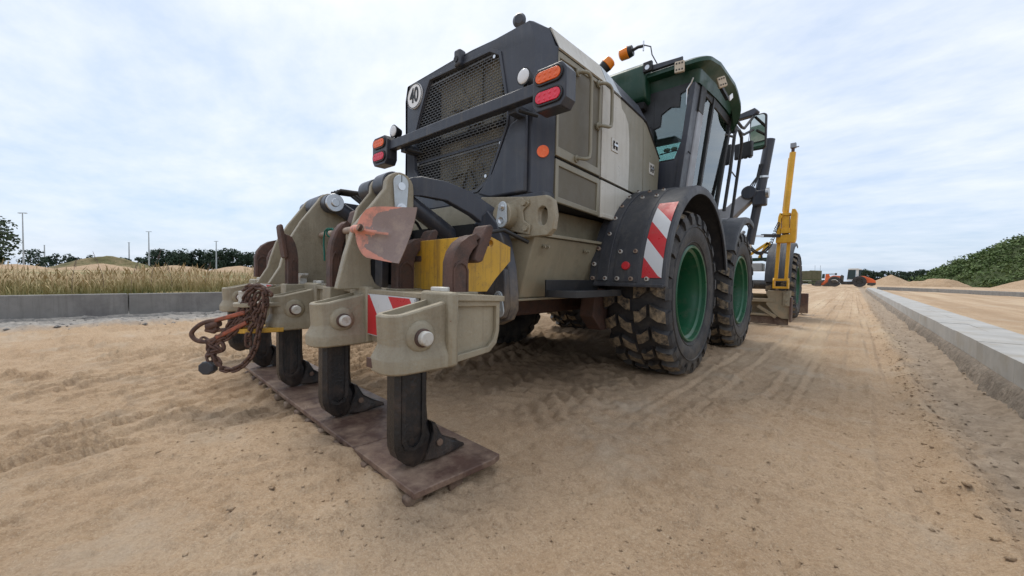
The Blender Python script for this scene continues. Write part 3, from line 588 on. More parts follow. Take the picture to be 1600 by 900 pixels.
for px, hp in ((48, 24), (60, 22), (88, 17), (104, 16), (118, 14), (140, 14), (158, 12), (172, 14), (186, 15), (200, 13), (216, 13), (72, 14)):
    Z = 240+random.uniform(-10, 20); a = (px-800)/610; P0 = d0*Z+Vector((math.cos(YAW), math.sin(YAW), 0))*a*Z
    hh = hp*Z/610+1.5; tree(P0.x, P0.y, 1.0, hh+1.2, hh*1.1, 300, 0.7, LEAFP, 'small dark tree on the far skyline between the lamp masts', 'small trees on the far left skyline', nb=7, trunk=0.2, low=0.1)
for px, hp in [(1346+6.0*i, random.uniform(12, 21)) for i in range(26)]:
    Z = 150+random.uniform(-12, 12); a = (px-800)/610; P0 = d0*Z+Vector((math.cos(YAW), math.sin(YAW), 0))*a*Z
    hh = hp*Z/610+1.0
    tree(P0.x, P0.y, -0.2, hh, hh*0.85, 620, 0.33, LEAFP, 'dark conifer on the skyline behind the loader and soil heaps', 'conifers behind the soil heaps at right', nb=8, trunk=0.15, low=0.1)
# overgrown bank on the right: a hill with leafy scrub
def hillz(X, Y):
    cx_, cy_ = 37.5, 92.0; q = (X-cx_)*0.93+(Y-cy_)*(-0.36); t_ = (X-cx_)*0.36+(Y-cy_)*0.93
    return -0.2+16.8*np.clip(1-np.sqrt((q/31)**2+(t_/24)**2), 0, 1)**0.9*(1+0.25*(fbm(X*0.11, Y*0.11, 5, 3)-0.5))
hx, hy = np.meshgrid(np.linspace(5, 80, 120), np.linspace(60, 125, 110)); hzv = hillz(hx, hy)
idx = np.arange(hx.size).reshape(hx.shape); F = np.stack([idx[:-1, :-1], idx[:-1, 1:], idx[1:, 1:], idx[1:, :-1]], 2).reshape(-1, 4)
npmesh('hill', np.stack([hx, hy, hzv], 2).reshape(-1, 3), F, mat('bank undergrowth', (0.060, 0.085, 0.024), 0.9, var=.4, bump=0.3, bscale=3), smooth=True, kind='structure')
C = []; R = []
while len(C) < 2000:
    x, y = random.uniform(8, 62), random.uniform(64, 112); z = float(hillz(np.array([x]), np.array([y]))[0])
    if z > 0.05: q = random.uniform(0.5, 1.35); C.append((x, y, z+q*0.35)); R.append(q)
V, F = leaves(C, R, 120000, 0.17, 0.75)
npmesh('bank_scrub', V, F, LEAFG, kind='stuff', label='dense green leafy scrub covering the bank on the right', category='scrub')
heap('soil_heap', 4.4, 86, 3.9, 4, 2.0, -0.1, 0.2, MOUND, 'smooth pale soil heap right behind the orange loader', s=8, rough=0.12)
heap('soil_heap', 8.3, 80, 3.9, 3.5, 1.5, -0.1, -0.35, MOUND, 'rough brown soil heap in front of the green bank', s=9, rough=0.5, crest=0.55)
heap('soil_heap', 19.5, 72, 8.5, 6, 3.2, -0.1, -0.4, MOUND, 'brown soil heap at the right edge of the picture', s=10, rough=0.15)

# ------------------------------------------------------------------ lamp masts
def mast(px, topy, Z, lab, wpx):
    a = (px-800)/610; P0 = d0*Z+Vector((math.cos(YAW), math.sin(YAW), 0))*a*Z; H_ = 0.8+((431.5+(px-800)*0.0157)-topy)/610*Z
    t = thing('lamp_mast', (P0.x, P0.y, 0.3), lab, 'lamp mast', 'lamp masts on the left skyline')
    MB().cyl((P0.x, P0.y, 0.3), (P0.x, P0.y, H_), 0.0018*Z, 0.0010*Z, 8).build('pole', GALV, t)
    rr = Vector((math.cos(YAW), math.sin(YAW), 0)); hw = wpx/610*Z/2
    b_ = MB(); b_.bar(P0+Vector((0, 0, H_))-rr*hw, P0+Vector((0, 0, H_))+rr*hw, 0.1, 0.12); b_.build('crossarm', GALV, t)
    for s_ in (-1, 1): MB().obox(P0+Vector((0, 0, H_-0.08))+rr*hw*0.75*s_, (hw*0.55, 0.5, 0.22), (0, 0, YAW)).build('floodlight', GALV, t, bevel=0.03)
mast(37, 333, 115, 'tallest grey lamp mast, at the far left beside the large tree', 12)
mast(233, 362, 200, 'grey lamp mast rising over the left end of the dark wood', 8)
mast(338, 377, 205, 'grey lamp mast standing before the middle of the dark wood', 6)
mast(70, 383, 330, 'faint short mast right of the tallest lamp mast on the skyline', 2)
mast(202, 379, 260, 'thin grey mast left of the wood on the far skyline', 3)
# ================================================================== the motor grader
G = thing('motor_grader', (-2.25, 5.0, 0), 'big tan and anthracite motor grader with green rims and cab roof parked on the sand', 'motor grader')
CX = -2.25
def mir(x): return 2*CX-x
def hexbolt(b, p, ax, r_, h_, mi=0):
    p = Vector(p); dv = {'x': Vector((1,0,0)), 'y': Vector((0,-1,0)), 'z': Vector((0,0,1))}[ax]
    b.cyl(p, p+dv*h_*0.35, r_*1.45, n=14, mi=mi); b.cyl(p+dv*h_*0.3, p+dv*h_, r_, n=6, mi=mi)
MESHG = mat('grey grille sheet', (0.085, 0.088, 0.092), 0.45, dirt=(0.20, 0.185, 0.15), damt=0.4)
# ---- chassis
c = MB(); c.box(-2.95, -1.62, 2.05, 6.2, 1.06, 1.27); c.box(-2.75, -1.8, 2.1, 6.0, 0.72, 1.06); c.build('chassis', TAN, G, bevel=0.01)
tk = MB(); tk.loft([[(-1.60,1.90,0.66),(-1.72,1.83,0.66),(-2.80,1.83,0.66),(-2.90,1.90,0.66),(-2.90,2.72,0.66),(-1.60,2.72,0.66)], [(-1.48,1.90,1.05),(-1.70,1.80,1.05),(-2.82,1.80,1.05),(-3.02,1.90,1.05),(-3.02,2.74,1.05),(-1.48,2.74,1.05)]])
T_ = tk.build('rear_tank', TAN, G, bevel=0.008)
MB().box(-3.03, -1.46, 1.80, 2.76, 1.052, 1.072).build('tank_lip', TAN, T_, bevel=0.003)
MB().box(-2.92, -1.575, 1.86, 2.74, 0.644, 0.658).build('tank_skirt', TAN, T_, bevel=0.003)
for y in (2.0, 2.04, 2.50, 2.54):
    b = MB(); hexbolt(b, (-1.487, y, 0.99), 'x', 0.009, 0.014); b.build('bolt', TAN, T_)
st = MB()
st.prism([(-1.47, 2.02), (-1.36, 2.04), (-1.30, 2.09), (-1.28, 2.18), (-1.28, 2.68), (-1.295, 2.68), (-1.295, 2.18), (-1.315, 2.10), (-1.37, 2.055), (-1.47, 2.035)], 'z', 0.668, 0.715); st.box(-1.49, -1.475, 2.02, 2.68, 0.668, 0.78); st.box(-1.475, -1.295, 2.10, 2.68, 0.668, 0.676)
st.build('step', BLACK, G, bevel=0.003)
MB().box(-2.6, -1.9, 2.2, 5.2, 0.50, 0.72).build('gearbox_guard', RUST, G, bevel=0.02)
for y in (3.47, 5.32): MB().cyl((-2.9, y, 0.69), (-1.6, y, 0.69), 0.17, n=24).build('axle', DARKM, G)
for s in (1, -1):
    x0, x1 = (-1.80, -1.62) if s == 1 else (mir(-1.62), mir(-1.80))
    MB().prism([(3.15, 0.5), (5.65, 0.5), (5.8, 0.7), (5.6, 0.9), (3.2, 0.9), (3.0, 0.7)], 'x', x0, x1).build('tandem_case', DARKM, G, bevel=0.03)
MB().prism([(2.66, 0.50), (2.80, 0.38), (2.98, 0.38), (3.05, 0.70), (2.7, 0.72)], 'x', -1.62, -1.50).build('bracket', RUST, G, bevel=0.006)

# ---- engine hood (dark base, panels stand proud of it with open joints)
def hoodring(y, zt, zs, zb, wx=0.82, wt=0.70):
    return [(CX+wx-.02, y, zb), (CX+wx-.02, y, zs-.01), (CX+wt, y, zt-.01), (CX-wt, y, zt-.01), (CX-wx+.02, y, zs-.01), (CX-wx+.02, y, zb)]
h = MB(); h.loft([hoodring(2.06, 2.355, 2.215, 1.28, wt=0.755), hoodring(2.66, 2.375, 2.225, 1.28, wt=0.755), hoodring(3.40, 2.31, 2.18, 1.28, wt=0.755), hoodring(3.74, 2.02, 1.92, 1.28, wt=0.755)]); HOOD = h.build('engine_hood', VOID, G)
xo = CX+0.82
def panel(name, pts, m, th=0.022, x=xo, bev=0.004, parent=HOOD, hole=None, **k):
    """side panel on the right-hand side of the hood, (y,z) outline"""
    return MB().prism(pts, 'x', x-0.024, x+th-0.024, holes=[hole] if hole else ()).build(name, m, parent, bevel=bev, **k)
def inset(pts, dd):
    cx_, cy_ = sum(p[0] for p in pts)/len(pts), sum(p[1] for p in pts)/len(pts)
    return [(p[0]+dd*(1 if p[0] < cx_ else -1), p[1]+dd*(1 if p[1] < cy_ else -1)) for p in pts]
upp = [(2.035, 1.565), (2.60, 1.545), (2.605, 2.225), (2.035, 2.215)]
ui = [(2.06, 1.625), (2.565, 1.60), (2.575, 2.20), (2.06, 2.175)]
panel('mesh_door', upp, TANP, hole=ui); MB().prism(ui, 'x', xo-0.022, xo-0.012).build('perforated_sheet', PERF, HOOD)
lop = [(2.035, 1.275), (2.60, 1.252), (2.60, 1.525), (2.035, 1.545)]; li = [(2.07, 1.31), (2.56, 1.285), (2.565, 1.485), (2.07, 1.505)]
panel('mesh_door', lop, TANP, hole=li); MB().prism(li, 'x', xo-0.022, xo-0.012).build('perforated_sheet', PERF, HOOD)
# plain panels: light camouflage field in front of a tan one, with a wavy colour edge
e0 = [(3.075, 1.50), (3.085, 1.75), (3.075, 1.95), (3.05, 2.06), (2.99, 2.12), (2.93, 2.145), (2.915, 2.18), (2.90, 2.213)]
panel('side_door', [(2.615, 1.545), (3.075, 1.527)] + e0[1:] + [(2.615, 2.225)], GREYP, bev=0)
panel('side_door', list(reversed([(3.0755, 1.527)]+[(a+.0005, b_) for a, b_ in e0[1:]])) + [(3.36, 1.515), (3.36, 2.182)], TANP, bev=0)
panel('side_door', [(3.372, 1.515), (3.70, 1.50), (3.74, 1.95), (3.42, 2.165), (3.372, 2.180)], TANP)
panel('side_sill', [(2.615, 1.25), (3.72, 1.24), (3.70, 1.485), (2.615, 1.525)], GREYP)
panel('side_sill', [(2.64, 1.252), (3.7, 1.24), (3.7, 1.27), (2.64, 1.282)], GREYP, x=xo+.006)
# top, bevelled shoulder
def quadslab(name, q, m, th=0.012, parent=HOOD, bev=0.0):
    q = [Vector(p) for p in q]; nrm = (q[1]-q[0]).cross(q[-1]-q[0]).normalized()
    b = MB(); n = len(q); b.add([p for p in q]+[p+nrm*th for p in q], [tuple(range(n)), tuple(reversed(range(n, 2*n)))]+[(i, (i+1) % n, n+(i+1) % n, n+i) for i in range(n)])
    return b.build(name, m, parent, bevel=bev)
xs_, xt_ = xo-0.002, CX+0.755
quadslab('shoulder_panel', [(xs_, 2.035, 2.220), (xs_, 2.655, 2.230), (xt_, 2.655, 2.385), (xt_, 2.035, 2.365)], GREYP)
quadslab('shoulder_panel', [(xs_, 2.665, 2.230), (xs_, 2.90, 2.218), (xt_, 2.86, 2.362), (xt_, 2.665, 2.385)], ZINC)
quadslab('shoulder_panel', [(xs_, 2.905, 2.218), (xs_, 3.39, 2.182), (xt_, 3.36, 2.32), (xt_, 2.865, 2.36)], DARK)
quadslab('shoulder_panel', [(xs_, 3.395, 2.182), (xs_, 3.73, 1.93), (xt_, 3.72, 2.04), (xt_, 3.37, 2.315)], BLACK)
MB().prism([(xt_, 2.38), (CX+.3, 2.43), (CX-.3, 2.43), (CX-.755, 2.38)], 'y', 2.04, 2.655).build('top_panel', GREYP, HOOD)
MB().prism([(2.665, 2.37), (3.37, 2.30), (3.37, 2.33), (2.665, 2.395)], 'x', CX-.755, xt_).build('top_panel', DARK, HOOD)
MB().box(CX-.82, CX-.80, 2.04, 3.7, 1.27, 2.21).build('side_door', TANP, HOOD)
# handles and latches
for (y0, z0, z1, yy_) in ((2.27, 1.60, 2.165, 2.36), (2.55, 1.90, 2.195, 2.66)):
    b = MB(); X0 = xo-0.004; k = 0.055
    b.tube([(X0, y0, z1), (X0+0.03, y0+.004, z1), (X0+k*.85, y0+.035, z1+.004), (X0+k, yy_-.04, z1), (X0+k, yy_-.01, z1-.012), (X0+k, yy_, z1-.05), (X0+k, yy_, (z0+z1)/2), (X0+k, yy_, z0+.05), (X0+k, yy_-.01, z0+.012), (X0+k, yy_-.04, z0-.002), (X0+k*.85, y0+.035, z0-.006), (X0+.03, y0, z0-.006), (X0, y0, z0-.006)], 0.0125, 10)
    for z in (z0-.006, z1): b.cyl((X0-.002, y0, z), (X0+.012, y0, z), 0.026, n=14)
    b.build('grab_handle', TANP, HOOD, sm=60)
for y, z in ((2.82, 1.825), (3.55, 1.80)):
    l = MB().box(xo-.003, xo+.004, y-.055, y+.055, z-.05, z+.05).build('latch', BOLTW, HOOD, bevel=0.002)
    MB().box(xo+.0045, xo+.007, y-.034, y-.012, z-.030, z+.030).build('latch_recess', VOID, l); MB().box(xo+.0045, xo+.007, y+.012, y+.034, z-.030, z+.030).build('latch_recess', VOID, l)
    MB().box(xo+.0045, xo+.014, y-.03, y+.03, z-.008, z+.008).build('latch_lever', CHROME, l)

# ---- rear cowl with grille opening
R0, R1 = 1.945, 2.03                                     # rear face, front of cowl
def cowl_ring(z, xi, xo_, y0, y1): return None
GP = [(-2.60, 2.355), (-1.935, 2.335), (-1.85, 2.285), (-1.765, 1.90), (-1.775, 1.80), (-1.945, 1.475), (-2.06, 1.415), (-2.50, 1.415), (-2.62, 1.475), (-2.80, 1.68), (-2.80, 1.96), (-2.74, 2.10), (-2.64, 2.30)]
face = [(-2.93, 1.33), (-1.56, 1.33), (-1.545, 2.285), (-1.575, 2.405), (-2.25, 2.425), (-2.89, 2.405), (-2.93, 2.33)]
cw = MB(); cw.prism(face, 'y', R0, R0+0.05, holes=[GP])
for s in (1, -1):
    f = (lambda x: x) if s == 1 else mir
    cw.add([(f(-1.56), R0, 1.33), (f(-1.43), 2.015, 1.285), (f(-1.43), 2.03, 2.225), (f(-1.545), R0, 2.285), (f(-1.56), R0+.05, 1.33), (f(-1.47), 2.03, 1.285), (f(-1.47), 2.03, 2.225), (f(-1.56), R0+.05, 2.285)], [(0,1,2,3), (0,4,5,1), (1,5,6,2), (4,7,6,5)])
    cw.add([(f(-1.545), R0, 2.285), (f(-1.43), 2.03, 2.225), (f(-1.49), 2.033, 2.365), (f(-1.575), R0, 2.405), (f(-1.56), R0+.05, 2.285), (f(-1.47), 2.033, 2.225)], [(0,1,2,3), (1,5,2), (0,4,5,1)])
cw.add([(-1.575, R0, 2.405), (-1.49, 2.033, 2.365), (-1.60, 2.033, 2.415), (-2.25, 2.033, 2.44), (-2.90, 2.033, 2.415), (-3.01, 2.033, 2.365), (-2.925, R0, 2.405), (-2.25, R0, 2.425), (-2.25, R0+.05, 2.36)], [(0,1,2,3,7), (7,3,4,5,6)])
COWL = cw.build('rear_cowl', DARK, HOOD, bevel=0.008, seg=3)
# raised rim round the grille and swept lower corner
def offs(pts, dd):
    cx_, cz_ = -2.29, 1.87; return [(cx_+(p[0]-cx_)*(1+dd/abs(p[0]-cx_) if abs(p[0]-cx_) > .2 else 1), cz_+(p[1]-cz_)*(1+dd/abs(p[1]-cz_) if abs(p[1]-cz_) > .2 else 1)) for p in pts]
MB().prism(offs(GP, 0.022), 'y', R0-0.010, R0+0.004, holes=[offs(GP, 0.002)]).build('grille_rim', DARK, HOOD, bevel=0.004)
MB().prism([(-1.58, 1.335), (-1.90, 1.335), (-2.02, 1.375), (-1.88, 1.50), (-1.72, 1.79), (-1.58, 1.84)], 'y', R0-0.03, R0+0.002).build('cowl_corner', DARK, HOOD, bevel=0.014, seg=3)
MB().prism([(-3.0, 1.27), (-1.50, 1.27), (-1.44, 1.275), (-1.44, 1.325), (-3.0, 1.325)], 'y', 1.925, 2.06).build('bumper_strip', DARKM, G, bevel=0.006)
# vertical louvres right of the grille
lv = MB().prism(rrect(-1.715, -1.63, 1.70, 1.865, 0.015), 'y', R0-0.006, R0+0.001).build('louvre', DARK, HOOD, bevel=0.002)
for k in range(9):
    z = 1.72+k*0.0155; MB().prism([(-1.70, z), (-1.645, z), (-1.645, z+.0075), (-1.70, z+.0075)], 'y', R0-.008, R0-.0055).build('louvre_slot', VOID, lv)
# grille sheet: rows of staggered oblong holes
def pip(x, z, P):
    ins = False; j = len(P)-1
    for i in range(len(P)):
        if (P[i][1] > z) != (P[j][1] > z) and x < (P[j][0]-P[i][0])*(z-P[i][1])/(P[j][1]-P[i][1])+P[i][0]: ins = not ins
        j = i
    return ins
def xspan(z, P):
    xs2 = []
    for i in range(len(P)):
        a, b_ = P[i], P[(i+1) % len(P)]
        if (a[1] > z) != (b_[1] > z): xs2.append(a[0]+(z-a[1])/(b_[1]-a[1])*(b_[0]-a[0]))
    return (min(xs2), max(xs2)) if len(xs2) > 1 else None
gm = MB(); PZ, PX = 0.0205, 0.044; row = 0; z = 1.42
while z < 2.335:
    sp = xspan(z, GP)
    if sp:
        wide = 0.012 if row % 15 == 14 else 0.0042
        gm.box(sp[0], sp[1], R0+.012, R0+.017, z-wide/2, z+wide/2)
        if row % 15 != 14 or True:
            x = sp[0]+(PX/2 if row % 2 else 0)-((sp[0]*1000) % (PX*1000))/1000
            while x < sp[1]:
                if x > sp[0] and pip(x, z+PZ*.5, GP): gm.box(x-.0022, x+.0022, R0+.0121, R0+.0169, z+wide/2-.001, z+PZ-wide/2+.001)
                x += PX
    z += PZ; row += 1
gm.build('grille_mesh', MESHG, HOOD, kind='stuff', sm=0)
MB().box(-2.84, -1.74, R0+.011, R0+.024, 1.905, 1.925).build('grille_bar', DARK, HOOD)
MB().box(-2.83, -1.76, R0+.011, R0+.024, 1.722, 1.740).build('grille_bar', DARK, HOOD)
for x, z in ((-2.70, 2.30), (-1.90, 2.30), (-1.80, 1.93), (-1.83, 1.70), (-1.97, 1.50), (-2.77, 1.72), (-2.78, 2.08), (-2.60, 1.47)):
    b = MB(); b.cyl((x, R0+.010, z), (x, R0+.002, z), 0.012, n=12); b.build('screw', CHROME, HOOD)
# radiator and fan behind the grille
rd = MB().box(-2.86, -1.70, 2.052, 2.056, 1.40, 2.36).build('radiator', RADI, HOOD)
for cz_ in (1.63, 2.10):
    b = MB(); 
    for k in range(7):
        a = k*2*PI/7+cz_; b.obox((-2.27+0.11*math.cos(a), 2.036, cz_+0.11*math.sin(a)), (0.15, 0.008, 0.06), (0.35, -a, 0))
    b.cyl((-2.27, 2.05, cz_), (-2.27, 2.02, cz_), 0.045, n=16); b.build('fan', TAN, HOOD)
for x0, x1, z0, z1, m_ in ((-2.84, -2.60, 1.6, 2.3, VOID), (-1.98, -1.90, 1.9, 2.33, TAN), (-2.20, -2.10, 1.93, 2.33, TAN), (-2.8, -1.8, 1.86, 1.90, VOID)):
    MB().box(x0, x1, 2.03, 2.045, z0, z1).build('radiator_frame', m_, HOOD)
# camera, speed sign, exhaust stub
cm = MB(); cm.box(-2.275, -2.205, 1.90, 1.97, 2.335, 2.455).build('rear_camera', DARK, G, bevel=0.018, seg=3)
MB().cyl((-2.24, 1.902, 2.38), (-2.24, 1.892, 2.38), 0.022, n=20).build('camera_lens', BLACK, G)
sg = MB(); sg.cyl((-2.81, R0-.001, 2.290), (-2.81, R0-.012, 2.290), 0.104, n=48); sg = sg.build('speed_sign', WPLATE, G)
MB().lathe([(0.101, 0), (0.101, -.0015), (0.094, -.0015), (0.094, 0)], (-2.81, R0-.0125, 2.290), 'y', 48, closed=True).build('sign_ring', INK, sg)
tv, tf_ = text_mesh('40', 0.165, 0.72)
MB().add([(-2.81+x, R0-.0145-z, 2.290+y) for x, y, z in tv], tf_).build('speed_number', INK, sg, sm=0)
MB().lathe([(0.035, 2.40), (0.035, 2.86), (0.030, 2.86), (0.030, 2.40)], (-2.12, 2.52, 0), 'z', 24, closed=True).build('exhaust_pipe', DARKM, G)
b = MB(); b.lathe([(0.0, 0.0), (0.045, 0.006), (0.072, 0.03), (0.075, 0.033), (0.047, 0.014), (0.0, 0.008)], (0, 0, 0), 'y', 28); b.v = [tuple(Matrix.Rotation(.5, 3, 'Z') @ Vector((v[0]*.75, v[1], v[2]*.85))+Vector((-2.12, 2.45, 2.90))) for v in b.v]; b.build('exhaust_cap', DARKM, G)
b = MB(); b.cyl((-1.500, 1.992, 1.585), (-1.490, 1.975, 1.585), 0.038, n=24); b.build('side_marker', LORG, G)
# ---- light bar with lamp clusters and work lamps
BY = 1.80
MB().bar((-2.94, BY, 1.865), (-1.38, BY, 1.865), 0.06, 0.075).build('light_bar', DARKM, G, bevel=0.006)
for x in (-1.62, -2.80):
    MB().box(x-.03, x+.03, BY+.02, 1.96, 1.80, 1.86).build('bar_bracket', DARKM, G, bevel=0.004)
    MB().cyl((x+.05, BY+.03, 1.81), (x+.12, 1.93, 1.79), 0.012, n=8).build('cable', BLACK, G)
for s, x in ((1, -1.285), (-1, -3.03)):
    hw, z0, z1 = 0.112, 1.715, 1.950
    H_ = MB(); H_.prism([(x-hw+.03, z0), (x+hw-.03, z0), (x+hw, z0+.04), (x+hw, z1-.04), (x+hw-.03, z1), (x-hw+.03, z1), (x-hw, z1-.04), (x-hw, z0+.04)], 'y', BY-.055, BY+.045); H_ = H_.build('lamp_cluster', DARKM, G, bevel=0.006)
    for z, m_ in ((1.893, LORG), (1.783, LRED)):
        MB().prism(stadium(x, z, 0.192, 0.088), 'y', BY-.066, BY-.054, holes=[stadium(x, z, 0.168, 0.064)]).build('lens_rim', BLACK, H_, bevel=0.003)
        q = MB(); q.prism(stadium(x, z, 0.166, 0.062), 'y', BY-.070, BY-.056)
        for k in range(4):
            for j in (-1, 1): q.ball((x-.054+.036*k, BY-.0665, z+j*.013), 0.0135, 5, sc=(1, .5, .8))
        q.build('lamp_lens', m_, H_, bevel=0.004)
for x in (-1.50, -2.885):
    b = MB(); b.cyl((x, BY-.015, 1.975), (x, BY+.05, 1.975), 0.052, 0.030, n=24); b.bar((x, BY+.01, 1.895), (x, BY+.01, 1.93), .03, .012); W = b.build('work_lamp', BLACK, G)
    b = MB(); b.ball((x, BY-.016, 1.975), 0.044, 10, sc=(1, .25, 1)); b.build('lamp_lens', LAMPW, W)

# ---- drawbar bracket and link arms at the rear
tb = MB(); ov = [(p[0], p[1]) for p in stadium(0, 0, 0.11, 0.07)]; ov = [(-1.355+q[1], 1.148+q[0]) for q in ov]
tb.prism([(-1.86, 1.315), (-1.45, 1.270), (-1.33, 1.265), (-1.285, 1.235), (-1.268, 1.15), (-1.28, 1.07), (-1.315, 1.035), (-1.62, 1.03), (-1.70, 1.10), (-1.86, 1.12)], 'y', 1.80, 1.845, holes=[ov])
TB = tb.build('tow_plate', TANC, G, bevel=0.006)
MB().cyl((-1.60, 1.72, 1.165), (-1.60, 1.80, 1.165), 0.075, n=28).build('pivot_boss', TANC, TB, bevel=0.006)
for x, z in ((-1.475, 1.235), (-1.46, 1.085)):
    b = MB(); hexbolt(b, (x, 1.80, z), 'y', 0.020, 0.03); b.build('bolt', TANC, TB)
q = MB(); q.prism([(-1.70, 1.10), (-1.62, 1.09), (-1.52, 1.06), (-1.44, 1.045), (-1.43, 1.10), (-1.48, 1.13), (-1.49, 1.19), (-1.44, 1.23), (-1.50, 1.27), (-1.60, 1.25), (-1.68, 1.22)], 'y', 1.785, 1.80); q.build('clamp_plate', TANC, TB, bevel=0.005)
def keeper(parent, p, ln_, w_, tilt, ax='y'):
    """zinc keeper plate: rounded link with a bolt at one end and a slotted pin at the other"""
    p = Vector(p); out_ = Vector((0, -1, 0)) if ax == 'y' else Vector((1, 0, 0)); side = Vector((1, 0, 0)) if ax == 'y' else Vector((0, 1, 0))
    up = Vector((0, 0, 1)); a = math.radians(tilt); e1 = side*math.cos(a)+up*math.sin(a); e2 = -side*math.sin(a)+up*math.cos(a)
    outl = arc(0, ln_/2-w_*.38, w_*.38, 0, 180, 8)+arc(0, -ln_/2+w_*.5, w_*.5, 180, 360, 8)
    V_ = [p+e1*x+e2*y for x, y in outl]; n = len(V_); th = 0.010
    b = MB(); b.add(V_+[v+out_*th for v in V_], [tuple(range(n)), tuple(reversed(range(n, 2*n)))]+[(i, (i+1) % n, n+(i+1) % n, n+i) for i in range(n)])
    K = b.build('keeper_plate', ZINC, parent, bevel=0.002)
    b = MB(); q_ = p+e2*(ln_/2-w_*.4)+out_*th; b.cyl(q_, q_+out_*0.006, w_*.26, n=16); b.cyl(q_+out_*0.005, q_+out_*0.02, w_*.17, n=6); b.build('bolt', CHROME, K)
    b = MB(); q_ = p-e2*(ln_/2-w_*.5)+out_*th; b.lathe([(w_*.24, 0), (w_*.24, -.004), (w_*.10, -.001)], (0, 0, 0), 'y', 20); 
    if ax == 'x': b.v = [(-v[1], v[0], v[2]) for v in b.v]
    b.v = [tuple(Vector(v)+q_) for v in b.v]; b.build('pin', CHROME, K)
    return K
keeper(TB, (-1.585, 1.715, 1.165), 0.155, 0.085, -4)
lk_ = MB(); lk_.prism([(-1.70, 1.20), (-1.62, 1.12), (-1.56, 1.0), (-1.52, 0.85), (-1.50, 0.70), (-1.50, 0.60), (-1.53, 0.54), (-1.62, 0.50), (-1.72, 0.53), (-1.76, 0.66), (-1.80, 0.90), (-1.83, 1.12)], 'y', 1.70, 1.78)
LK = lk_.build('link_arm', DARKM, G, bevel=0.008)
MB().prism([(-1.585, 0.82), (-1.545, 0.85), (-1.51, 0.84), (-1.495, 0.62), (-1.52, 0.555), (-1.56, 0.545), (-1.60, 0.58)], 'y', 1.655, 1.70).build('fork_end', DARKM, LK, bevel=0.01)
keeper(LK, (-1.545, 1.655, 0.635), 0.155, 0.08, 3)
MB().box(-2.85, -1.72, 1.62, 1.74, 0.46, 0.72).build('cross_link', DARKM, G, bevel=0.03)
MB().prism([(-2.9, 1.12), (-1.8, 1.12), (-1.8, 1.30), (-2.9, 1.30)], 'y', 1.85, 1.90).build('rear_plate', TAN, G)
MB().box(-3.35, -1.78, 1.66, 1.72, 0.55, 1.12).build('shield', VOID, G)
for x in (-2.45, -2.75, -3.05): MB().box(x-.05, x+.05, 1.58, 1.64, .5, 1.12).build('shield_rib', DARKM, G, bevel=.006)

# ---- ripper: its own frame turned slightly against the machine
TH = math.radians(-3.5); RO = Vector((-1.0, 0.75, 0)); RM = Matrix.Rotation(TH, 3, 'Z')
rt = lambda v: RO + RM @ Vector(v)
def RB(): return MB(rt)
XR = [-0.262-0.72*i for i in range(5)]                   # shank centre lines
XR = [-0.262, -0.965, -1.70, -2.42, -3.25]
bm_ = RB(); bm_.box(-3.40, -0.30, 0.225, 0.50, 0.455, 0.715); RIP = bm_.build('ripper_beam', TANC, G, bevel=0.008)
# open-ended box at the right-hand end, its side plate rimmed
e = RB(); e.prism([(0.225, 0.715), (0.50, 0.70), (0.50, 0.56), (0.485, 0.51), (0.44, 0.478), (0.225, 0.445)], 'x', -0.31, -0.225); e.build('beam_end', TANC, RIP, bevel=0.004)
outl = [(0.225, 0.712), (0.502, 0.700), (0.500, 0.56), (0.485, 0.505), (0.445, 0.470), (0.225, 0.445)]; inn = [(0.262, 0.675), (0.480, 0.668), (0.480, 0.56), (0.468, 0.525), (0.435, 0.495), (0.262, 0.478)]
RB().prism(outl, 'x', -0.226, -0.205, holes=[inn]).build('beam_end_rim', TANC, RIP, bevel=0.004)
RB().prism([(0.22, 0.70), (0.515, 0.688), (0.515, 0.712), (0.22, 0.728)], 'x', -0.33, -0.190).build('end_cap', TANC, RIP, bevel=0.003)
RB().box(-0.34, -0.20, 0.205, 0.245, 0.45, 0.735).build('weld_seam', TANC, RIP, bevel=0.008)
RB().box(-3.42, -0.33, 0.205, 0.225, 0.700, 0.722).build('beam_lip', TANC, RIP, bevel=0.003)
def holder_outline(hw, y0, y1, n=7):
    rr = hw*0.72
    return [(hw, y1), ] + [(hw-rr+rr*math.cos(a), y0+rr-rr*math.sin(a)) for a in [PI/2*k/n for k in range(n+1)]] + [(-hw+rr-rr*math.sin(a), y0+rr-rr*math.cos(a)) for a in [PI/2*k/n for k in range(n+1)]] + [(-hw, y1)]
def topz(y): t = max(0, min(1, (y+0.09)/0.30)); return 0.652+0.052*t*t
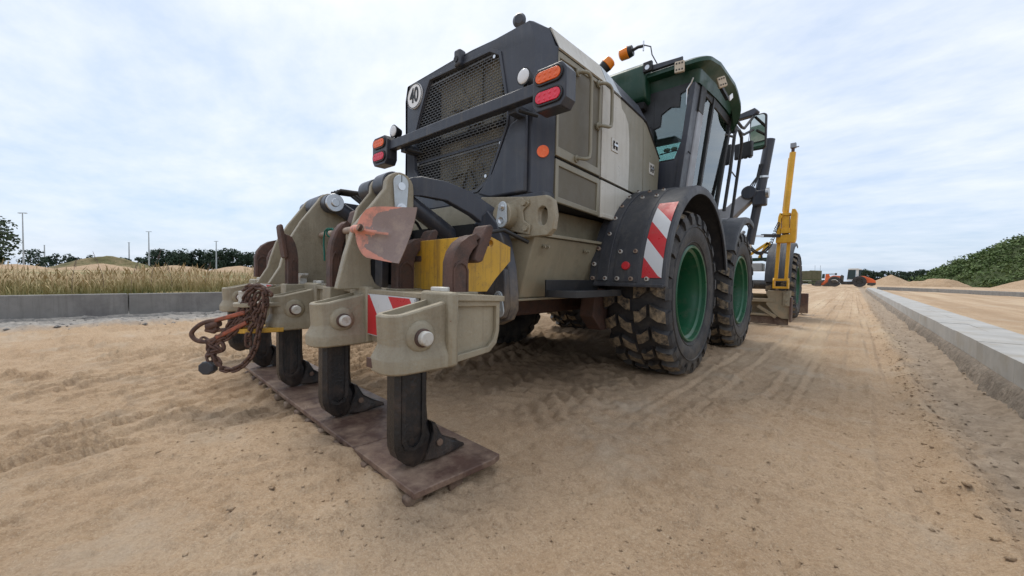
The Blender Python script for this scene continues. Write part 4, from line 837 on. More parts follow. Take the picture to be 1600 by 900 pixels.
for i, x in enumerate(XR):
    b = RB(); rings = []
    for z, hw, y0 in ((0.446, 0.090, -0.038), (0.452, 0.097, -0.046), (0.494, 0.097, -0.048), (0.500, 0.095, -0.046), (0.542, 0.077, -0.026), (0.550, 0.075, -0.026), (None, 0.077, -0.032), ('b', 0.072, -0.026)):
        o_ = holder_outline(hw, y0, 0.226)
        rings.append([(x+px_0, py_0, (topz(py_0)-0.006 if z is None else topz(py_0)+0.001 if z == 'b' else z)) for px_0, py_0 in o_])
    for z, hw, y0 in (('b', 0.052, -0.012), ('c', 0.050, -0.008)):
        o_ = holder_outline(hw, y0, 0.20); rings.append([(x+px_0, py_0, topz(py_0)+(0.001 if z == 'b' else -0.022)) for px_0, py_0 in o_])
    b.loft(rings); Hd = b.build('shank_holder', TANC, RIP, bevel=0.004, sm=28)
    b = RB(); b.lathe([(0.060, 0.0), (0.057, 0.010), (0.046, 0.017), (0.0, 0.018)], (x+0.074, 0.085, 0.575), 'x', 28); b.build('boss', TANC, Hd, sm=60)
    b = RB(); b.lathe([(0.034, 0.0), (0.034, 0.010), (0.030, 0.013), (0.0, 0.013)], (x+0.090, 0.085, 0.572), 'x', 22); b.build('washer', RUST, Hd)
    b = RB(); b.lathe([(0.027, 0.0), (0.027, 0.024), (0.023, 0.028), (0.0, 0.028)], (x+0.098, 0.085, 0.572), 'x', 22); b.build('bolt_head', BOLTW, Hd)
    # cast web that blends into the beam
    b = RB(); b.box(x-.105, x+.105, 0.195, 0.24, 0.448, 0.735); b.build('weld_flange', TANC, Hd, bevel=0.012)
    # lower shank
    if i == 2: pass
    sh = RB(); sp_ = [(0.010, 0.50), (0.010, 0.20), (0.012, 0.160), (0.026, 0.122), (0.062, 0.088), (0.095, 0.074), (0.130, 0.080), (0.155, 0.120), (0.168, 0.185), (0.152, 0.23), (0.145, 0.30), (0.145, 0.50)]
    w0 = 0.043
    rings = []
    for xx, k in ((-w0, 0.018), (-w0+.016, 0), (w0-.016, 0), (w0, 0.018)):
        cy_, cz_ = 0.08, 0.28
        rings.append([(x+xx, p[0]+(k if p[0] < cy_ else -k), p[1]+(k if p[1] < 0.2 and p[0] < 0.15 else 0)) for p in sp_])
    sh.loft(rings); Sk = sh.build('shank', SHANKM, RIP, sm=40)
    for sx_ in (1, -1):
        q = RB(); pocket = [(0.045, 0.46), (0.045, 0.20), (0.055, 0.17), (0.078, 0.160), (0.10, 0.17), (0.112, 0.20), (0.112, 0.46)]; q.prism([(0.030, 0.46), (0.030, 0.19), (0.045, 0.155), (0.078, 0.145), (0.112, 0.158), (0.127, 0.19), (0.127, 0.46)], 'x', x+sx_*(w0-.002), x+sx_*(w0+.006), holes=[pocket]); q.build('shank_rib', SHANKM, Sk, bevel=0.003)
    t_ = RB(); ty = [(0.128, 0.088), (0.165, 0.20), (0.158, 0.235), (0.178, 0.225), (0.215, 0.165), (0.270, 0.128), (0.335, 0.092), (0.338, 0.082), (0.20, 0.076)]
    rings = []
    for f in (-1, -0.8, 0.8, 1):
        rings.append([(x+f*(w0+.006)*(1.0 if p[0] < 0.2 else 0.80 if p[0] < .25 else 0.55), p[0]+(0.006 if abs(f) == 1 and p[0] < .15 else 0)-(0.006 if abs(f) == 1 and p[0] > .2 else 0), p[1]+(0.008 if abs(f) == 1 and p[1] < .1 else -0.008 if abs(f) == 1 else 0)*0.8) for p in ty])
    t_.loft(rings); Tp = t_.build('shank_tip', SHANKM, RIP, sm=35)
    b = RB(); b.lathe([(0.014, 0), (0.013, 0.006), (0, 0.008)], (x+w0+.003, 0.195, 0.145), 'x', 14); b.build('tip_pin', RUST, Tp)
    # flat locking wedge lying on the beam behind each pocket
    b = RB(); b.prism([(-0.045, 0), (-0.03, -0.016), (0.03, -0.016), (0.045, 0), (0.03, 0.016), (-0.03, 0.016)], 'z', 0.0, 0.014); b.v = [(x-0.09+v[0]*1.15, 0.285+v[1]*1.6, 0.728+v[2]*1.5) for v in b.v]; b.build('wedge', BOLTW, RIP, bevel=0.004)
    if i == 3:
        b = RB(); b.prism([(-0.03, 0), (0.03, 0), (0.022, 0.05), (0.06, 0.066), (0.06, 0.082), (-0.06, 0.082), (-0.06, 0.066), (-0.022, 0.05)], 'y', 0.22, 0.27); b.v = [(x+0.42+v[0], v[1], 0.715+v[2]) for v in b.v]; b.build('wedge', BOLTW, RIP, bevel=0.004)
# chipped cast nose of the nearest holder
RB().obox((XR[0]-0.045, -0.044, 0.478), (0.05, 0.008, 0.036), (0, 0, 0.12)).build('bare_metal_chip', RUST, RIP, bevel=0.003)
# red and white warning strips on the beam's rear face
def strip(xa, xb, z0, z1, y, parent, w_=0.19, off=0.02, slope=0.17, n0=0):
    """wide diagonal red and white bands"""
    for k in range(-4, 6):
        a = xa+off+k*w_; cl = clip([(a, z1), (a+w_, z1), (a+w_+slope, z0), (a+slope, z0)], xa, xb)
        if len(cl) > 2: RB().prism(cl, 'y', y-.002, y).build('warning_band', RED if (k+n0) % 2 else WHITE, parent)
def clip(P, lo, hi):
    for val, sgn in ((lo, 1), (hi, -1)):
        Q = []
        for i in range(len(P)):
            a, b_ = P[i], P[(i+1) % len(P)]; ia, ib = sgn*(a[0]-val) >= 0, sgn*(b_[0]-val) >= 0
            if ia: Q.append(a)
            if ia != ib: t = (val-a[0])/(b_[0]-a[0]); Q.append((val, a[1]+t*(b_[1]-a[1])))
        P = Q
        if len(P) < 3: return []
    return P
strip(-0.86, -0.42, 0.500, 0.695, 0.203, RIP)
RB().box(-0.865, -0.415, 0.204, 0.222, 0.495, 0.70).build('warning_plate', WHITE, RIP)
RB().box(-2.99, -2.62, 0.204, 0.222, 0.495, 0.70).build('warning_plate', WHITE, RIP); strip(-2.985, -2.625, 0.500, 0.695, 0.203, RIP)
# stowed scarifier shanks standing along the front of the beam
def stowed(x, y0, z0, sc, m_=RUST, lean=0.0, k=0, ys=None):
    ys = ys or sc; yw = ys/sc
    P = [(0, 0), (0.11, 0), (0.11, 0.16), (0.118, 0.20), (0.14, 0.235), (0.175, 0.265), (0.165, 0.285), (0.19, 0.30), (0.16, 0.315), (0.10, 0.300), (0.05, 0.265), (0.018, 0.22), (0.002, 0.17)]
    P = [(y0+p[0]*ys, z0+p[1]*sc) for p in P]; w_ = 0.036
    b = RB(); rings = []
    for f in (-1, -.75, .75, 1):
        q = 0.008*sc if abs(f) == 1 else 0
        rings.append([(x+f*w_+lean*(p[1]-z0), p[0]+(q if j in (0, 9, 10, 11, 12) else -q), p[1]) for j, p in enumerate(P)])
    b.loft(rings); o = b.build('stowed_shank', m_, RIP, sm=40)
    for s_ in (1, -1):
        q = RB(); inn_ = [(y0+.022, z0), (y0+.022, z0+.13*sc), (y0+.035, z0+.155*sc), (y0+.055, z0+.165*sc), (y0+.078, z0+.155*sc), (y0+.09, z0+.13*sc), (y0+.09, z0)]
        oo = [(y0+.014, z0), (y0+.014, z0+.135*sc), (y0+.03, z0+.165*sc), (y0+.055, z0+.178*sc), (y0+.082, z0+.165*sc), (y0+.098, z0+.135*sc), (y0+.098, z0)]
        inn_ = [(y0+(p[0]-y0)*yw, p[1]) for p in inn_]; oo = [(y0+(p[0]-y0)*yw, p[1]) for p in oo]; q.prism(oo+list(reversed(inn_)), 'x', x+s_*(w_-.001), x+s_*(w_+.006)); 
        if lean: q.v = [(v[0]+lean*(v[2]-z0), v[1], v[2]) for v in q.v]
        q.build('shank_rib', m_, o, bevel=0.002)
    # wedge tip, thick slab crossing the shank's hooked end
    T = [(0.135, 0.185), (0.160, 0.170), (0.190, 0.180), (0.245, 0.300), (0.262, 0.355), (0.245, 0.372), (0.215, 0.362), (0.175, 0.285)]
    t_ = RB(); t_.prism([(y0+p[0]*ys, z0+p[1]*sc) for p in T], 'x', x-w_-.010+lean*.25, x+w_+.012+lean*.25); t_.build('shank_tip', m_, RIP, bevel=0.007)
    return o
stowed(-0.395, 0.345, 0.70, 0.93); stowed(-0.865, 0.345, 0.70, 0.96)
stowed(-1.225, 0.14, 0.70, 1.27, ys=0.64); stowed(-1.88, 0.165, 0.70, 1.13, ys=-.40)
stowed(-2.62, 0.17, 0.74, 1.02); stowed(-2.85, 0.13, 0.76, 1.02)
# square sockets that carry them
for x, y in ((-1.225, 0.16), (-1.88, 0.12), (-0.395, .36), (-.865, .36)):
    RB().box(x-.055, x+.055, y-.03, y+.13, 0.64, 0.725).build('socket', TANC, RIP, bevel=0.005)
# tall cylinder lugs
def lug(x, P, th=0.05, pc=None):
    b = RB(); b.prism(P, 'x', x-th, x, ); return b.build('cylinder_lug', TANC, RIP, bevel=0.006)
EP = [(0.515, 1.28)] + [(0.43+0.085*math.cos(a), 1.285+0.085*math.sin(a)) for a in [PI*k/10 for k in range(1, 10)]] + [(0.345, 1.27), (0.27, 1.17), (0.175, 1.05), (0.125, 0.89), (0.085, 0.72), (0.33, 0.72), (0.285, 0.75), (0.262, 0.80), (0.26, 0.87), (0.30, 0.95), (0.40, 1.03), (0.515, 1.08)]
L1 = lug(-0.95, EP); lug(-1.14, [(max(y, 0.235 if z < 1.1 else 0), z) for y, z in EP], 0.03)
LP = [(0.62, 1.28)] + [(0.47+0.10*math.cos(a), 1.31+0.10*math.sin(a)) for a in [PI*k/10 for k in range(1, 10)]] + [(0.345, 1.30), (0.26, 1.18), (0.175, 1.03), (0.14, 0.92), (0.12, 0.84), (0.05, 0.72), (0.46, 0.72), (0.50, 1.0)]
L2 = lug(-2.06, LP); lug(-2.38, LP, 0.04)
RB().box(-1.14, -0.99, 0.20, 0.245, 0.72, 1.02).build('lug_web', TANC, RIP, bevel=0.01)
for x0, x1, y, z, rr in ((-1.13, -1.0, 0.42, 1.31, 0.072), (-2.36, -2.10, 0.455, 1.33, 0.078), (-1.34, -1.20, 0.42, 1.31, 0.062), (-2.56, -2.42, 0.455, 1.33, 0.062)):
    b = RB(); b.cyl((x0, y, z), (x1, y, z), rr, n=28); b.build('cylinder_eye', DARKM, RIP, bevel=0.006)
b = RB(); b.cyl((-2.06, 0.455, 1.325), (-1.965, 0.455, 1.325), 0.070, n=28); b.build('cylinder_eye', DARKM, RIP, bevel=0.006)
b = RB(); b.cyl((-1.968, 0.455, 1.325), (-1.945, 0.455, 1.325), 0.066, n=28); b.cyl((-1.946, 0.455, 1.325), (-1.930, 0.455, 1.325), 0.030, n=20); b.build('pin_cap', CHROME, RIP, bevel=0.003)
for x, y, z in ((-2.0, 0.50, 1.30), (-1.08, 0.47, 1.28)):
    b = RB(); b.cyl((x, y, z), (x+.05, y+.55, z-.32), 0.052, n=22); b.cyl((x+.05, y+.55, z-.32), (x+.1, y+.95, z-.55), 0.066, n=22); b.build('lift_cylinder', DARKM, RIP)
kk = RB()
KP = MB(lambda v: rt((-0.948+v[0], 0.428+v[1], 1.245+v[2])))
o_ = arc(0, 0.062, 0.046, 0, 180, 10)+arc(0, -0.085, 0.036, 180, 360, 8); KP.prism(o_, 'x', 0, 0.010); KP = KP.build('keeper_plate', ZINC, RIP, bevel=0.002)
b = RB(); b.cyl((-0.938, 0.428, 1.165), (-0.930, 0.428, 1.165), 0.030, n=18); b.cyl((-0.931, 0.428, 1.165), (-0.915, 0.428, 1.165), 0.019, n=6); b.build('bolt', CHROME, KP)
b = RB(); b.cyl((-0.938, 0.430, 1.29), (-0.934, 0.430, 1.29), 0.022, n=18); b.build('pin', CHROME, KP)
RB().box(-.9375, -.9365, .4285, .4315, 1.31, 1.352).build('keeper_slot', VOID, KP)
# curved anthracite linkage plate from lug to machine
am = MB(); am.prism([(1.25, 1.33), (1.36, 1.376), (1.404, 1.387), (1.525, 1.367), (1.653, 1.312), (1.771, 1.223), (1.825, 1.147), (1.817, 1.027), (1.712, 1.12), (1.655, 1.172), (1.527, 1.252), (1.405, 1.272), (1.30, 1.26), (1.25, 1.22)], 'x', -0.05, 0.0)
am.v = [(x-1.985+max(0, (y-1.36)/.465)*.325, y, z) for x, y, z in am.v]
am.build('linkage_plate', DARK, G, bevel=0.006)
am = MB(); am.prism([(1.46, 1.36), (1.58, 1.36), (1.70, 1.33), (1.86, 1.28), (1.86, 1.06), (1.62, 1.20), (1.46, 1.25)], 'x', -3.10, -3.05); am.build('linkage_plate', DARK, G, bevel=0.006)
# yellow tool plate between the stowed shanks and the machine
Y1 = MB(rt); Y1.prism([(0.475, 0.72), (0.475, 0.985), (0.56, 1.005), (0.66, 1.0), (0.80, 0.955), (0.80, 0.88), (0.70, 0.79), (0.635, 0.72)], 'x', -0.475, -0.445, holes=[[(0.655+.020*math.cos(a), 0.965+.020*math.sin(a)) for a in [2*PI*k/14 for k in range(14)]]])
YP = Y1.build('tool_carrier', YEL, RIP, bevel=0.002)
RB().box(-0.95, -0.475, 0.485, 0.505, 0.72, 0.985).build('carrier_plate', YEL, YP, bevel=0.002)
b = RB(); b.cyl((-.49, .565, .965), (-.415, .565, .965), .016, n=14); b.ball((-.412, .565, .965), .021, 8); b.build('lynch_pin', RUST, YP)
b = RB(); b.tube([(-.43+.0*k, .565+.028*math.sin(2*PI*k/20), .937+.028*math.cos(2*PI*k/20)) for k in range(20)], .0028, 6, closed=True); b.build('pin_ring', CHROME, YP)
# hydraulic hoses in the gap behind the lugs
rnd = random.Random(4)
for k in range(8):
    x = -2.12-0.07*k; y = 1.42+rnd.uniform(-.05, .15); z = 1.24+rnd.uniform(-.03, .03)
    MB().tube([(x, y, z), (x+.02, y+.10, z+.02), (x+.05, y+.22, z-.05), (x+.04, y+.32, z-.17), (x, y+.40, z-.30)], 0.011 if k % 3 else 0.015, 8).build('hydraulic_hose', BLACK, G, sm=60)
    MB().cyl((x-.01, y-.05, z-.015), (x, y+.01, z), 0.015, n=8).build('hose_fitting', CHROME, G)
for k in range(4):
    x = -3.0-.05*k; MB().tube([(x, 1.30+.03*k, 1.36), (x+.10, 1.36, 1.42), (x+.22, 1.45, 1.40), (x+.3, 1.55, 1.30)], .012, 8).build('hydraulic_hose', BLACK, G, sm=60)
MB().box(-2.9, -1.9, 1.9, 2.0, 0.9, 1.3).build('rear_frame', TAN, G, bevel=.01)
RB().tube([(-0.62, .62, .90), (-.60, .72, 1.03), (-.55, .85, 1.06), (-.5, 1.0, 1.0)], .012, 8).build('hydraulic_hose', BLACK, RIP, sm=60)
# hitch welded on the middle holder
hx_ = -1.70
RB().prism(list(arc(hx_-.02, -0.13, 0.085, 180, 360, 10))+[(hx_+.075, 0.02), (hx_-.10, 0.02)], 'z', 0.592, 0.618).build('hitch_plate', TANC, RIP, bevel=0.005)
RB().prism(list(arc(hx_-.02, -0.12, 0.085, 180, 360, 10))+[(hx_+.10, 0.02), (hx_-.11, 0.02)], 'z', 0.440, 0.468).build('hitch_plate', YEL, RIP, bevel=0.004)
b = RB(); b.cyl((hx_-.055, -0.145, 0.44), (hx_-.055, -0.145, 0.62), 0.030, n=20); b.cyl((hx_-.055, -0.145, 0.618), (hx_-.055, -0.145, 0.685), 0.036, n=20); b.build('hitch_pin', BOLTW, RIP, bevel=0.003)
b = RB(); b.tube([(hx_-.35, .20, .72), (hx_-.35, .20, .80), (hx_-.37, .195, .83), (hx_-.41, .19, .835), (hx_-.435, .19, .81), (hx_-.435, .19, .79)], .013, 8); b.build('hook', TANC, RIP, sm=60)
# ---- wheels: chunky earthmover tread in staggered angled blocks, deep green rims
def wheel(cx, cy, cz, s, R=0.690, W=0.248, nb=23):
    """s=+1: outer side faces +x"""
    c = (cx, cy, cz); rb = R-0.045
    k_ = R/0.712
    prof = [(0.385, W*0.72), (0.405, W*0.88), (0.435, W*0.93), (0.48, W*1.0), (0.54, W*1.01), (0.615*k_, W*0.985), (0.645*k_, W*0.93), (rb, W*0.80), (rb+.006, 0), (rb, -W*0.80), (0.645*k_, -W*0.93), (0.615*k_, -W*0.985), (0.54, -W*1.01), (0.48, -W), (0.435, -W*.93), (0.405, -W*.88), (0.385, -W*.72)]
    b = MB(); b.lathe(prof, c, 'x', 96); T = b.build('wheel', TYRE, G, sm=50, origin=c)
    # moulded rings on the sidewall
    for rr in (0.434, 0.555):
        b = MB(); b.lathe([(rr-.006, s*W*0.90 if rr < .5 else s*W*1.0), (rr, s*(W*0.955 if rr < .5 else W*1.035)), (rr+.006, s*W*.93 if rr < .5 else s*W*1.0)], c, 'x', 72); b.build('sidewall_ring', TYRE, T, sm=60)
    b = MB(); da = 2*PI/nb
    def blk(poly, off, rt_=R, rbm=rb-.03):
        """poly of (u, v[, r]) : u = fraction of pitch, v = fraction of W"""
        for k in range(nb):
            a0 = (k+off)*da; P0_, P1_ = [], []; n = len(poly); cu = sum(p[0] for p in poly)/n; cv = sum(p[1] for p in poly)/n
            for p in poly:
                rr = p[2] if len(p) > 2 else rt_
                a = a0+p[0]*da; v = p[1]*W; P0_.append((cx+v, cy+rbm*math.sin(a), cz+rbm*math.cos(a)))
                a = a0+(cu+(p[0]-cu)*0.86)*da; v = (cv+(p[1]-cv)*0.93)*W; jit = rr-0.0
                P1_.append((cx+v, cy+jit*math.sin(a), cz+jit*math.cos(a)))
            b.add(P0_+P1_, [tuple(range(n, 2*n))], 0); b.add(P0_+P1_, [(i, (i+1) % n, n+(i+1) % n, n+i) for i in range(n)], 1)
    for g_, o_ in ((1, 0.0), (-1, 0.5)):
        blk([(0.05, g_*0.04), (0.10, g_*0.20), (0.40, g_*0.46), (0.93, g_*0.46), (0.62, g_*0.20), (0.60, g_*0.04)], o_)
        blk([(0.42, g_*0.54), (0.22, g_*0.76), (0.10, g_*0.99, R-0.022), (0.66, g_*0.99, R-0.022), (0.82, g_*0.76), (1.0, g_*0.54)], o_-0.04)
        for k in range(nb):                                # shoulder lugs running down the sidewall
            a0 = (k+o_+0.02)*da; a1 = (k+o_+0.58)*da; Q = []
            for rr, v in ((R-0.024, 0.97), (0.655*k_, 1.03), (0.60*k_, 1.045), (0.60*k_, 0.95), (R-.05, .90)):
                for a in (a0+(0.012 if rr > .64*k_ else 0), a1-(0.012 if rr > .64*k_ else 0)): Q.append((cx+g_*v*W, cy+rr*math.sin(a), cz+rr*math.cos(a)))
            b.add(Q, [(0, 1, 3, 2), (2, 3, 5, 4), (4, 5, 7, 6), (0, 2, 4, 6, 8), (1, 9, 7, 5, 3), (0, 8, 9, 1)], 1)
    b.build('tread', [LUG, TYRE], T, sm=0, origin=c)
    b = MB(); o = s*W
    b.lathe([(0.402, o*0.80), (0.408, o*0.90), (0.398, o*0.945), (0.384, o*0.93), (0.380, o*0.80), (0.358, o*0.74), (0.354, o*0.60), (0.345, o*0.52), (0.345, o*0.05), (0.338, -o*0.38), (0.325, -o*0.46), (0.22, -o*0.50), (0.20, -o*0.36), (0.10, -o*.30), (0.0, -o*.30)], c, 'x', 72); RM_ = b.build('rim', GREEN, T, sm=40, origin=c)
    b = MB(); 
    for k in range(10):
        a = k*PI/5; b.cyl((cx-o*0.50, cy+.27*math.sin(a), cz+.27*math.cos(a)), (cx-o*0.36, cy+.27*math.sin(a), cz+.27*math.cos(a)), 0.016, n=6)
    b.build('wheel_nuts', GREEN, T, sm=30, kind='stuff')
    b = MB(); b.tube([(cx+o*.5, cy-.30, cz-.16), (cx+o*.62, cy-.27, cz-.15), (cx+o*.7, cy-.26, cz-.14)], .007, 6); b.build('valve', CHROME, T)
    return T
WR = -1.0-0.248
w1 = wheel(WR, 3.47, 0.676, 1)
w2 = copy_tree(w1, (0, 1.85, 0), G)
w3 = copy_tree(w1, (0.12, 6.73, 0.02), G)
wl = wheel(mir(WR), 3.47, 0.676, -1); copy_tree(wl, (0, 1.85, 0), G); copy_tree(wl, (-.12, 6.73, 0.02), G)

# ---- fenders
def fender(cy, cz, R, x0, x1, a0, a1, name='fender', lip=0.07, n=40, s=1):
    b = MB(); 
    def P(x, rr, a): a = math.radians(a); return (x, cy+rr*math.cos(a), cz+rr*math.sin(a))
    sec = [(x0, R), (x1-.03*s, R), (x1-.006*s, R-.010), (x1, R-.035), (x1-.004*s, R-lip), (x1-.018*s, R-lip), (x1-.02*s, R-.045), (x1-.04*s, R-.018), (x0, R-.018)]
    b.loft([[P(x, rr, a0+(a1-a0)*i/n) for x, rr in sec] for i in range(n+1)]); return b.build(name, FEND, G, sm=50)
def band(cy, cz, R, x0, x1, a0, a1, th, name, m, parent, n=24, bev=0.003):
    b = MB(); b.loft([[(x0, cy+rr*math.cos(a), cz+rr*math.sin(a)) if q == 0 else (x1, cy+rr*math.cos(a), cz+rr*math.sin(a)) for q, rr in ((0, R), (1, R), (1, R+th), (0, R+th))] for a in [math.radians(a0+(a1-a0)*i/n) for i in range(n+1)]]); return b.build(name, m, parent, bevel=bev, sm=40)
FR = 0.879; FY, FZ = 3.497, 0.687
f1 = fender(FY, FZ, FR, -1.515, -.945, 176, 14)
band(FY, FZ, FR, -1.45, -1.36, 174, 60, 0.010, 'fender_strap', FEND, f1); band(FY, FZ, FR, -1.32, -1.135, 174.5, 60, 0.006, 'fender_strap', FEND, f1)
MB().box(-1.515, -.955, 2.606, 2.632, 0.738, 0.76).build('fender_hem', FEND, f1, bevel=0.004)
def on_f(x, deg, rr=FR+.010): a = math.radians(deg); x *= .945; return Vector((x, FY+rr*math.cos(a), FZ+rr*math.sin(a))), Vector((0, math.cos(a), math.sin(a)))
for i, (x, a) in enumerate([(-1.57, 173), (-1.46, 173), (-1.36, 173), (-1.25, 173), (-1.13, 173), (-1.57, 166), (-1.555, 158), (-1.49, 150), (-1.49, 140), (-1.49, 130), (-1.49, 120), (-1.36, 160), (-1.24, 160), (-1.36, 122), (-1.24, 122), (-1.36, 112), (-1.49, 108), (-1.24, 112)]):
    p, nrm = on_f(x, a); b = MB(); b.cyl(p-nrm*.01, p+nrm*.006, 0.0155, n=14, mi=0); b.cyl(p+nrm*.005, p+nrm*.015, 0.0085, n=6, mi=1); b.build('bolt', [BOLTW if i % 3 else WOODH, RUST], f1)
p, nrm = on_f(-1.30, 167); b = MB(); b.cyl(p-nrm*.01, p+nrm*.012, 0.030, n=24); b.build('round_reflector', RED, f1, bevel=0.004)
# hazard stripes: bands on the curved sheet, cut on the slant
xa, xb = -1.105, -0.968; A0, A1 = 172.5, 131.0; nb_ = 5; k_ = 10.5
def hz_band(lo_, hi_, m_):
    """strip between two slanted lines; angle runs down from A0 with u in 0..1 across"""
    b = MB(); rings = []; nn_ = 6; NN = 6; V_ = []; F_ = []
    for i in range(nn_+1):
        u_ = i/nn_; x = xa+(xb-xa)*u_; l_ = min(A0, max(A1, lo_+k_*u_)); h_ = min(A0, max(A1, hi_+k_*u_))
        for j in range(NN+1):
            a = math.radians(l_+(h_-l_)*j/NN); V_.append((x, FY+(FR+.0085)*math.cos(a), FZ+(FR+.0085)*math.sin(a)))
    for i in range(nn_):
        for j in range(NN): F_.append((i*(NN+1)+j, i*(NN+1)+j+1, (i+1)*(NN+1)+j+1, (i+1)*(NN+1)+j))
    b.add(V_, F_); return b.build('warning_band', m_, f1, sm=40)
edges = [178.0, 165.0, 155.5, 146.0, 136.5, 116]
for i in range(5): hz_band(edges[i]-2, edges[i+1]-2, RED if i % 2 == 0 else WHITE)
f2 = fender(5.33, FZ, 0.850, -1.515, -.945, 150, 72); band(5.33, FZ, 0.850, -1.42, -1.13, 150, 74, .006, 'fender_strap', FEND, f2)
MB().bar((-1.23, 5.58, 1.505), (-.965, 5.61, 1.495), .05, .02).build('fender_hook', FEND, f2, bevel=.004)
f3 = fender(10.2, 0.74, 0.86, -1.37, -.93, 178, 74); band(10.2, 0.74, 0.86, -1.25, -1.17, 176, 78, .012, 'fender_strap', FEND, f3); band(10.2, .74, .86, -1.10, -1.04, 176, 78, .012, 'fender_strap', FEND, f3)
fl = fender(FY, FZ, FR, -2.98, -3.555, 176, 14, s=-1); fender(10.2, 0.74, 0.86, -3.1, -3.57, 178, 74, s=-1)
MB().tube([(-1.38, 9.5, 1.2), (-1.44, 9.45, 1.22), (-1.46, 9.45, 1.33), (-1.42, 9.5, 1.37), (-1.36, 9.55, 1.36)], .02, 8).build('fender_bracket', BLACK, f3)
MB().box(-1.50, -1.38, 4.25, 4.45, 1.0, 1.12).build('fender_bracket', DARKM, f1, bevel=.01)

# ---- cab
def cx_(z): return -1.28+(z-1.5)*0.125
def cabq(name, y0, y1, z0, z1, m_, th=0.03, off=0.0, parent=G, bev=0.004, dy=0.0):
    """upright in the outward-leaning right-hand cab side"""
    V_ = []
    for o_ in (off, off-th):
        for y, z in ((y0, z0), (y1, z0), (y1+dy, z1), (y0+dy, z1)): V_.append((cx_(z)+o_, y, z))
    return MB().add(V_, [(0,1,2,3), (7,6,5,4), (0,4,5,1), (1,5,6,2), (2,6,7,3), (3,7,4,0)]).build(name, m_, parent, bevel=bev)
LFT = mir(-1.25)
cf = MB(); cf.box(LFT, -1.30, 3.84, 5.40, 1.27, 1.42); CABF = cf.build('cab_floor', DARKM, G, bevel=.01)
cabq('cab_post', 3.80, 3.87, 1.3, 2.60, DARKM, 0.05); cabq('cab_post', 3.87, 3.99, 1.3, 2.62, DARK, 0.07, -0.008); cabq('cab_post', 3.99, 4.15, 1.3, 2.50, SILV, 0.06, 0.004, bev=.012); cabq('post_cap', 3.97, 4.12, 2.40, 2.64, BLACK, 0.05, 0.008)
cabq('door_frame', 4.40, 4.45, 1.35, 2.66, BLACK, 0.05); cabq('cab_post', 5.12, 5.19, 1.35, 2.66, BLACK, 0.05)
cabq('door_frame', 4.15, 5.16, 2.60, 2.68, BLACK, 0.03, -0.01); cabq('door_frame', 4.45, 5.16, 1.35, 1.45, BLACK, 0.03, -0.01)
cabq('door_glass', 4.45, 5.13, 1.45, 2.60, GLASS, 0.006, -0.02, bev=0); cabq('side_glass', 4.15, 4.40, 1.45, 2.60, GLASS, 0.006, -0.02, bev=0)
cabq('door_trim', 4.16, 4.38, 2.0, 2.28, OLIVED, 0.012, -0.035)
# rear wall: dark lower panel with a tablet-shaped lower glass edge, glass above
MB().prism([(-1.30, 1.32), (-1.255, 1.80), (-1.235, 2.02), (-1.26, 2.10), (-1.285, 2.04), (-1.33, 1.925), (-1.9, 1.925), (-1.9, 1.32)], 'y', 3.82, 3.87).build('rear_lower_panel', DARK, G, bevel=.004)
MB().prism([(-3.25, 1.90), (-1.26, 1.90), (-1.17, 2.60), (-3.3, 2.60)], 'y', 3.84, 3.846).build('rear_glass', GLASS, G)
MB().prism([(-1.50, 1.92), (-1.30, 1.92), (-1.27, 1.99), (-1.29, 2.005), (-1.32, 1.945), (-1.48, 1.945), (-1.50, 2.06), (-1.53, 2.06), (-1.53, 1.92)], 'y', 3.835, 3.852).build('rear_seal', BLACK, G)
MB().box(-1.62, -1.53, 3.825, 3.87, 1.3, 2.6).build('cab_post', BLACK, G)
MB().prism([(-1.60, 2.24), (-1.47, 2.28), (-1.46, 2.39), (-1.37, 2.44), (-1.29, 2.42), (-1.285, 2.54), (-1.23, 2.56), (-1.205, 2.48), (-1.185, 2.62), (-3.3, 2.62), (-3.3, 2.24)], 'y', 3.828, 3.836).build('painted_reflection_steps', BLACK, G)  # black sheet outside the glass, imitating the stepped dark shapes of a reflection
MB().box(LFT, LFT+.05, 3.84, 5.25, 1.3, 2.8).prism([(0, 0), (0, 0)], 'x', 0, 0) if False else None
for y in (3.90, 4.5, 5.14): MB().box(LFT-.05, LFT+.03, y-.04, y+.04, 1.3, 2.64).build('cab_post', BLACK, G)
MB().box(LFT-.02, LFT-.01, 3.9, 5.15, 1.5, 2.6).build('side_glass', GLASS, G); MB().box(LFT, -1.28, 5.20, 5.206, 1.45, 2.62).build('front_glass', GLASS, G)
# seat, console and driver controls
se = MB(); se.box(-2.6, -2.05, 4.15, 4.65, 1.72, 1.85); se.build('seat_cushion', BLACK, G, bevel=.03); MB().box(-2.58, -2.08, 4.05, 4.18, 1.85, 2.42).build('seat_backrest', BLACK, G, bevel=.04); MB().box(-2.45, -2.2, 4.05, 4.15, 2.45, 2.62).build('headrest', BLACK, G, bevel=.03)
MB().box(-2.4, -2.2, 5.0, 5.12, 1.4, 2.05).build('steering_column', BLACK, G, bevel=.02)
b = MB(); b.ball((-1.56, 3.80, 2.17), .075, 8, sc=(.6, .6, 1.6)); b.build('speaker_pod', BLACK, G)
for x in (-1.43, -1.36, -1.28): b = MB(); b.ball((x, 3.92, 2.065), .024, 6, sc=(1.4, 1, .8)); b.build('warning_lamp', CREAM, G)
MB().tube([(-1.5, 3.91, 2.03), (-1.36, 3.92, 2.045), (-1.24, 3.92, 2.03), (-1.2, 3.9, 1.98)], .006, 6).build('cable', BLACK, G)
MB().box(-1.6, -1.24, 3.90, 3.93, 1.93, 1.95).build('shelf', LOADD, G)
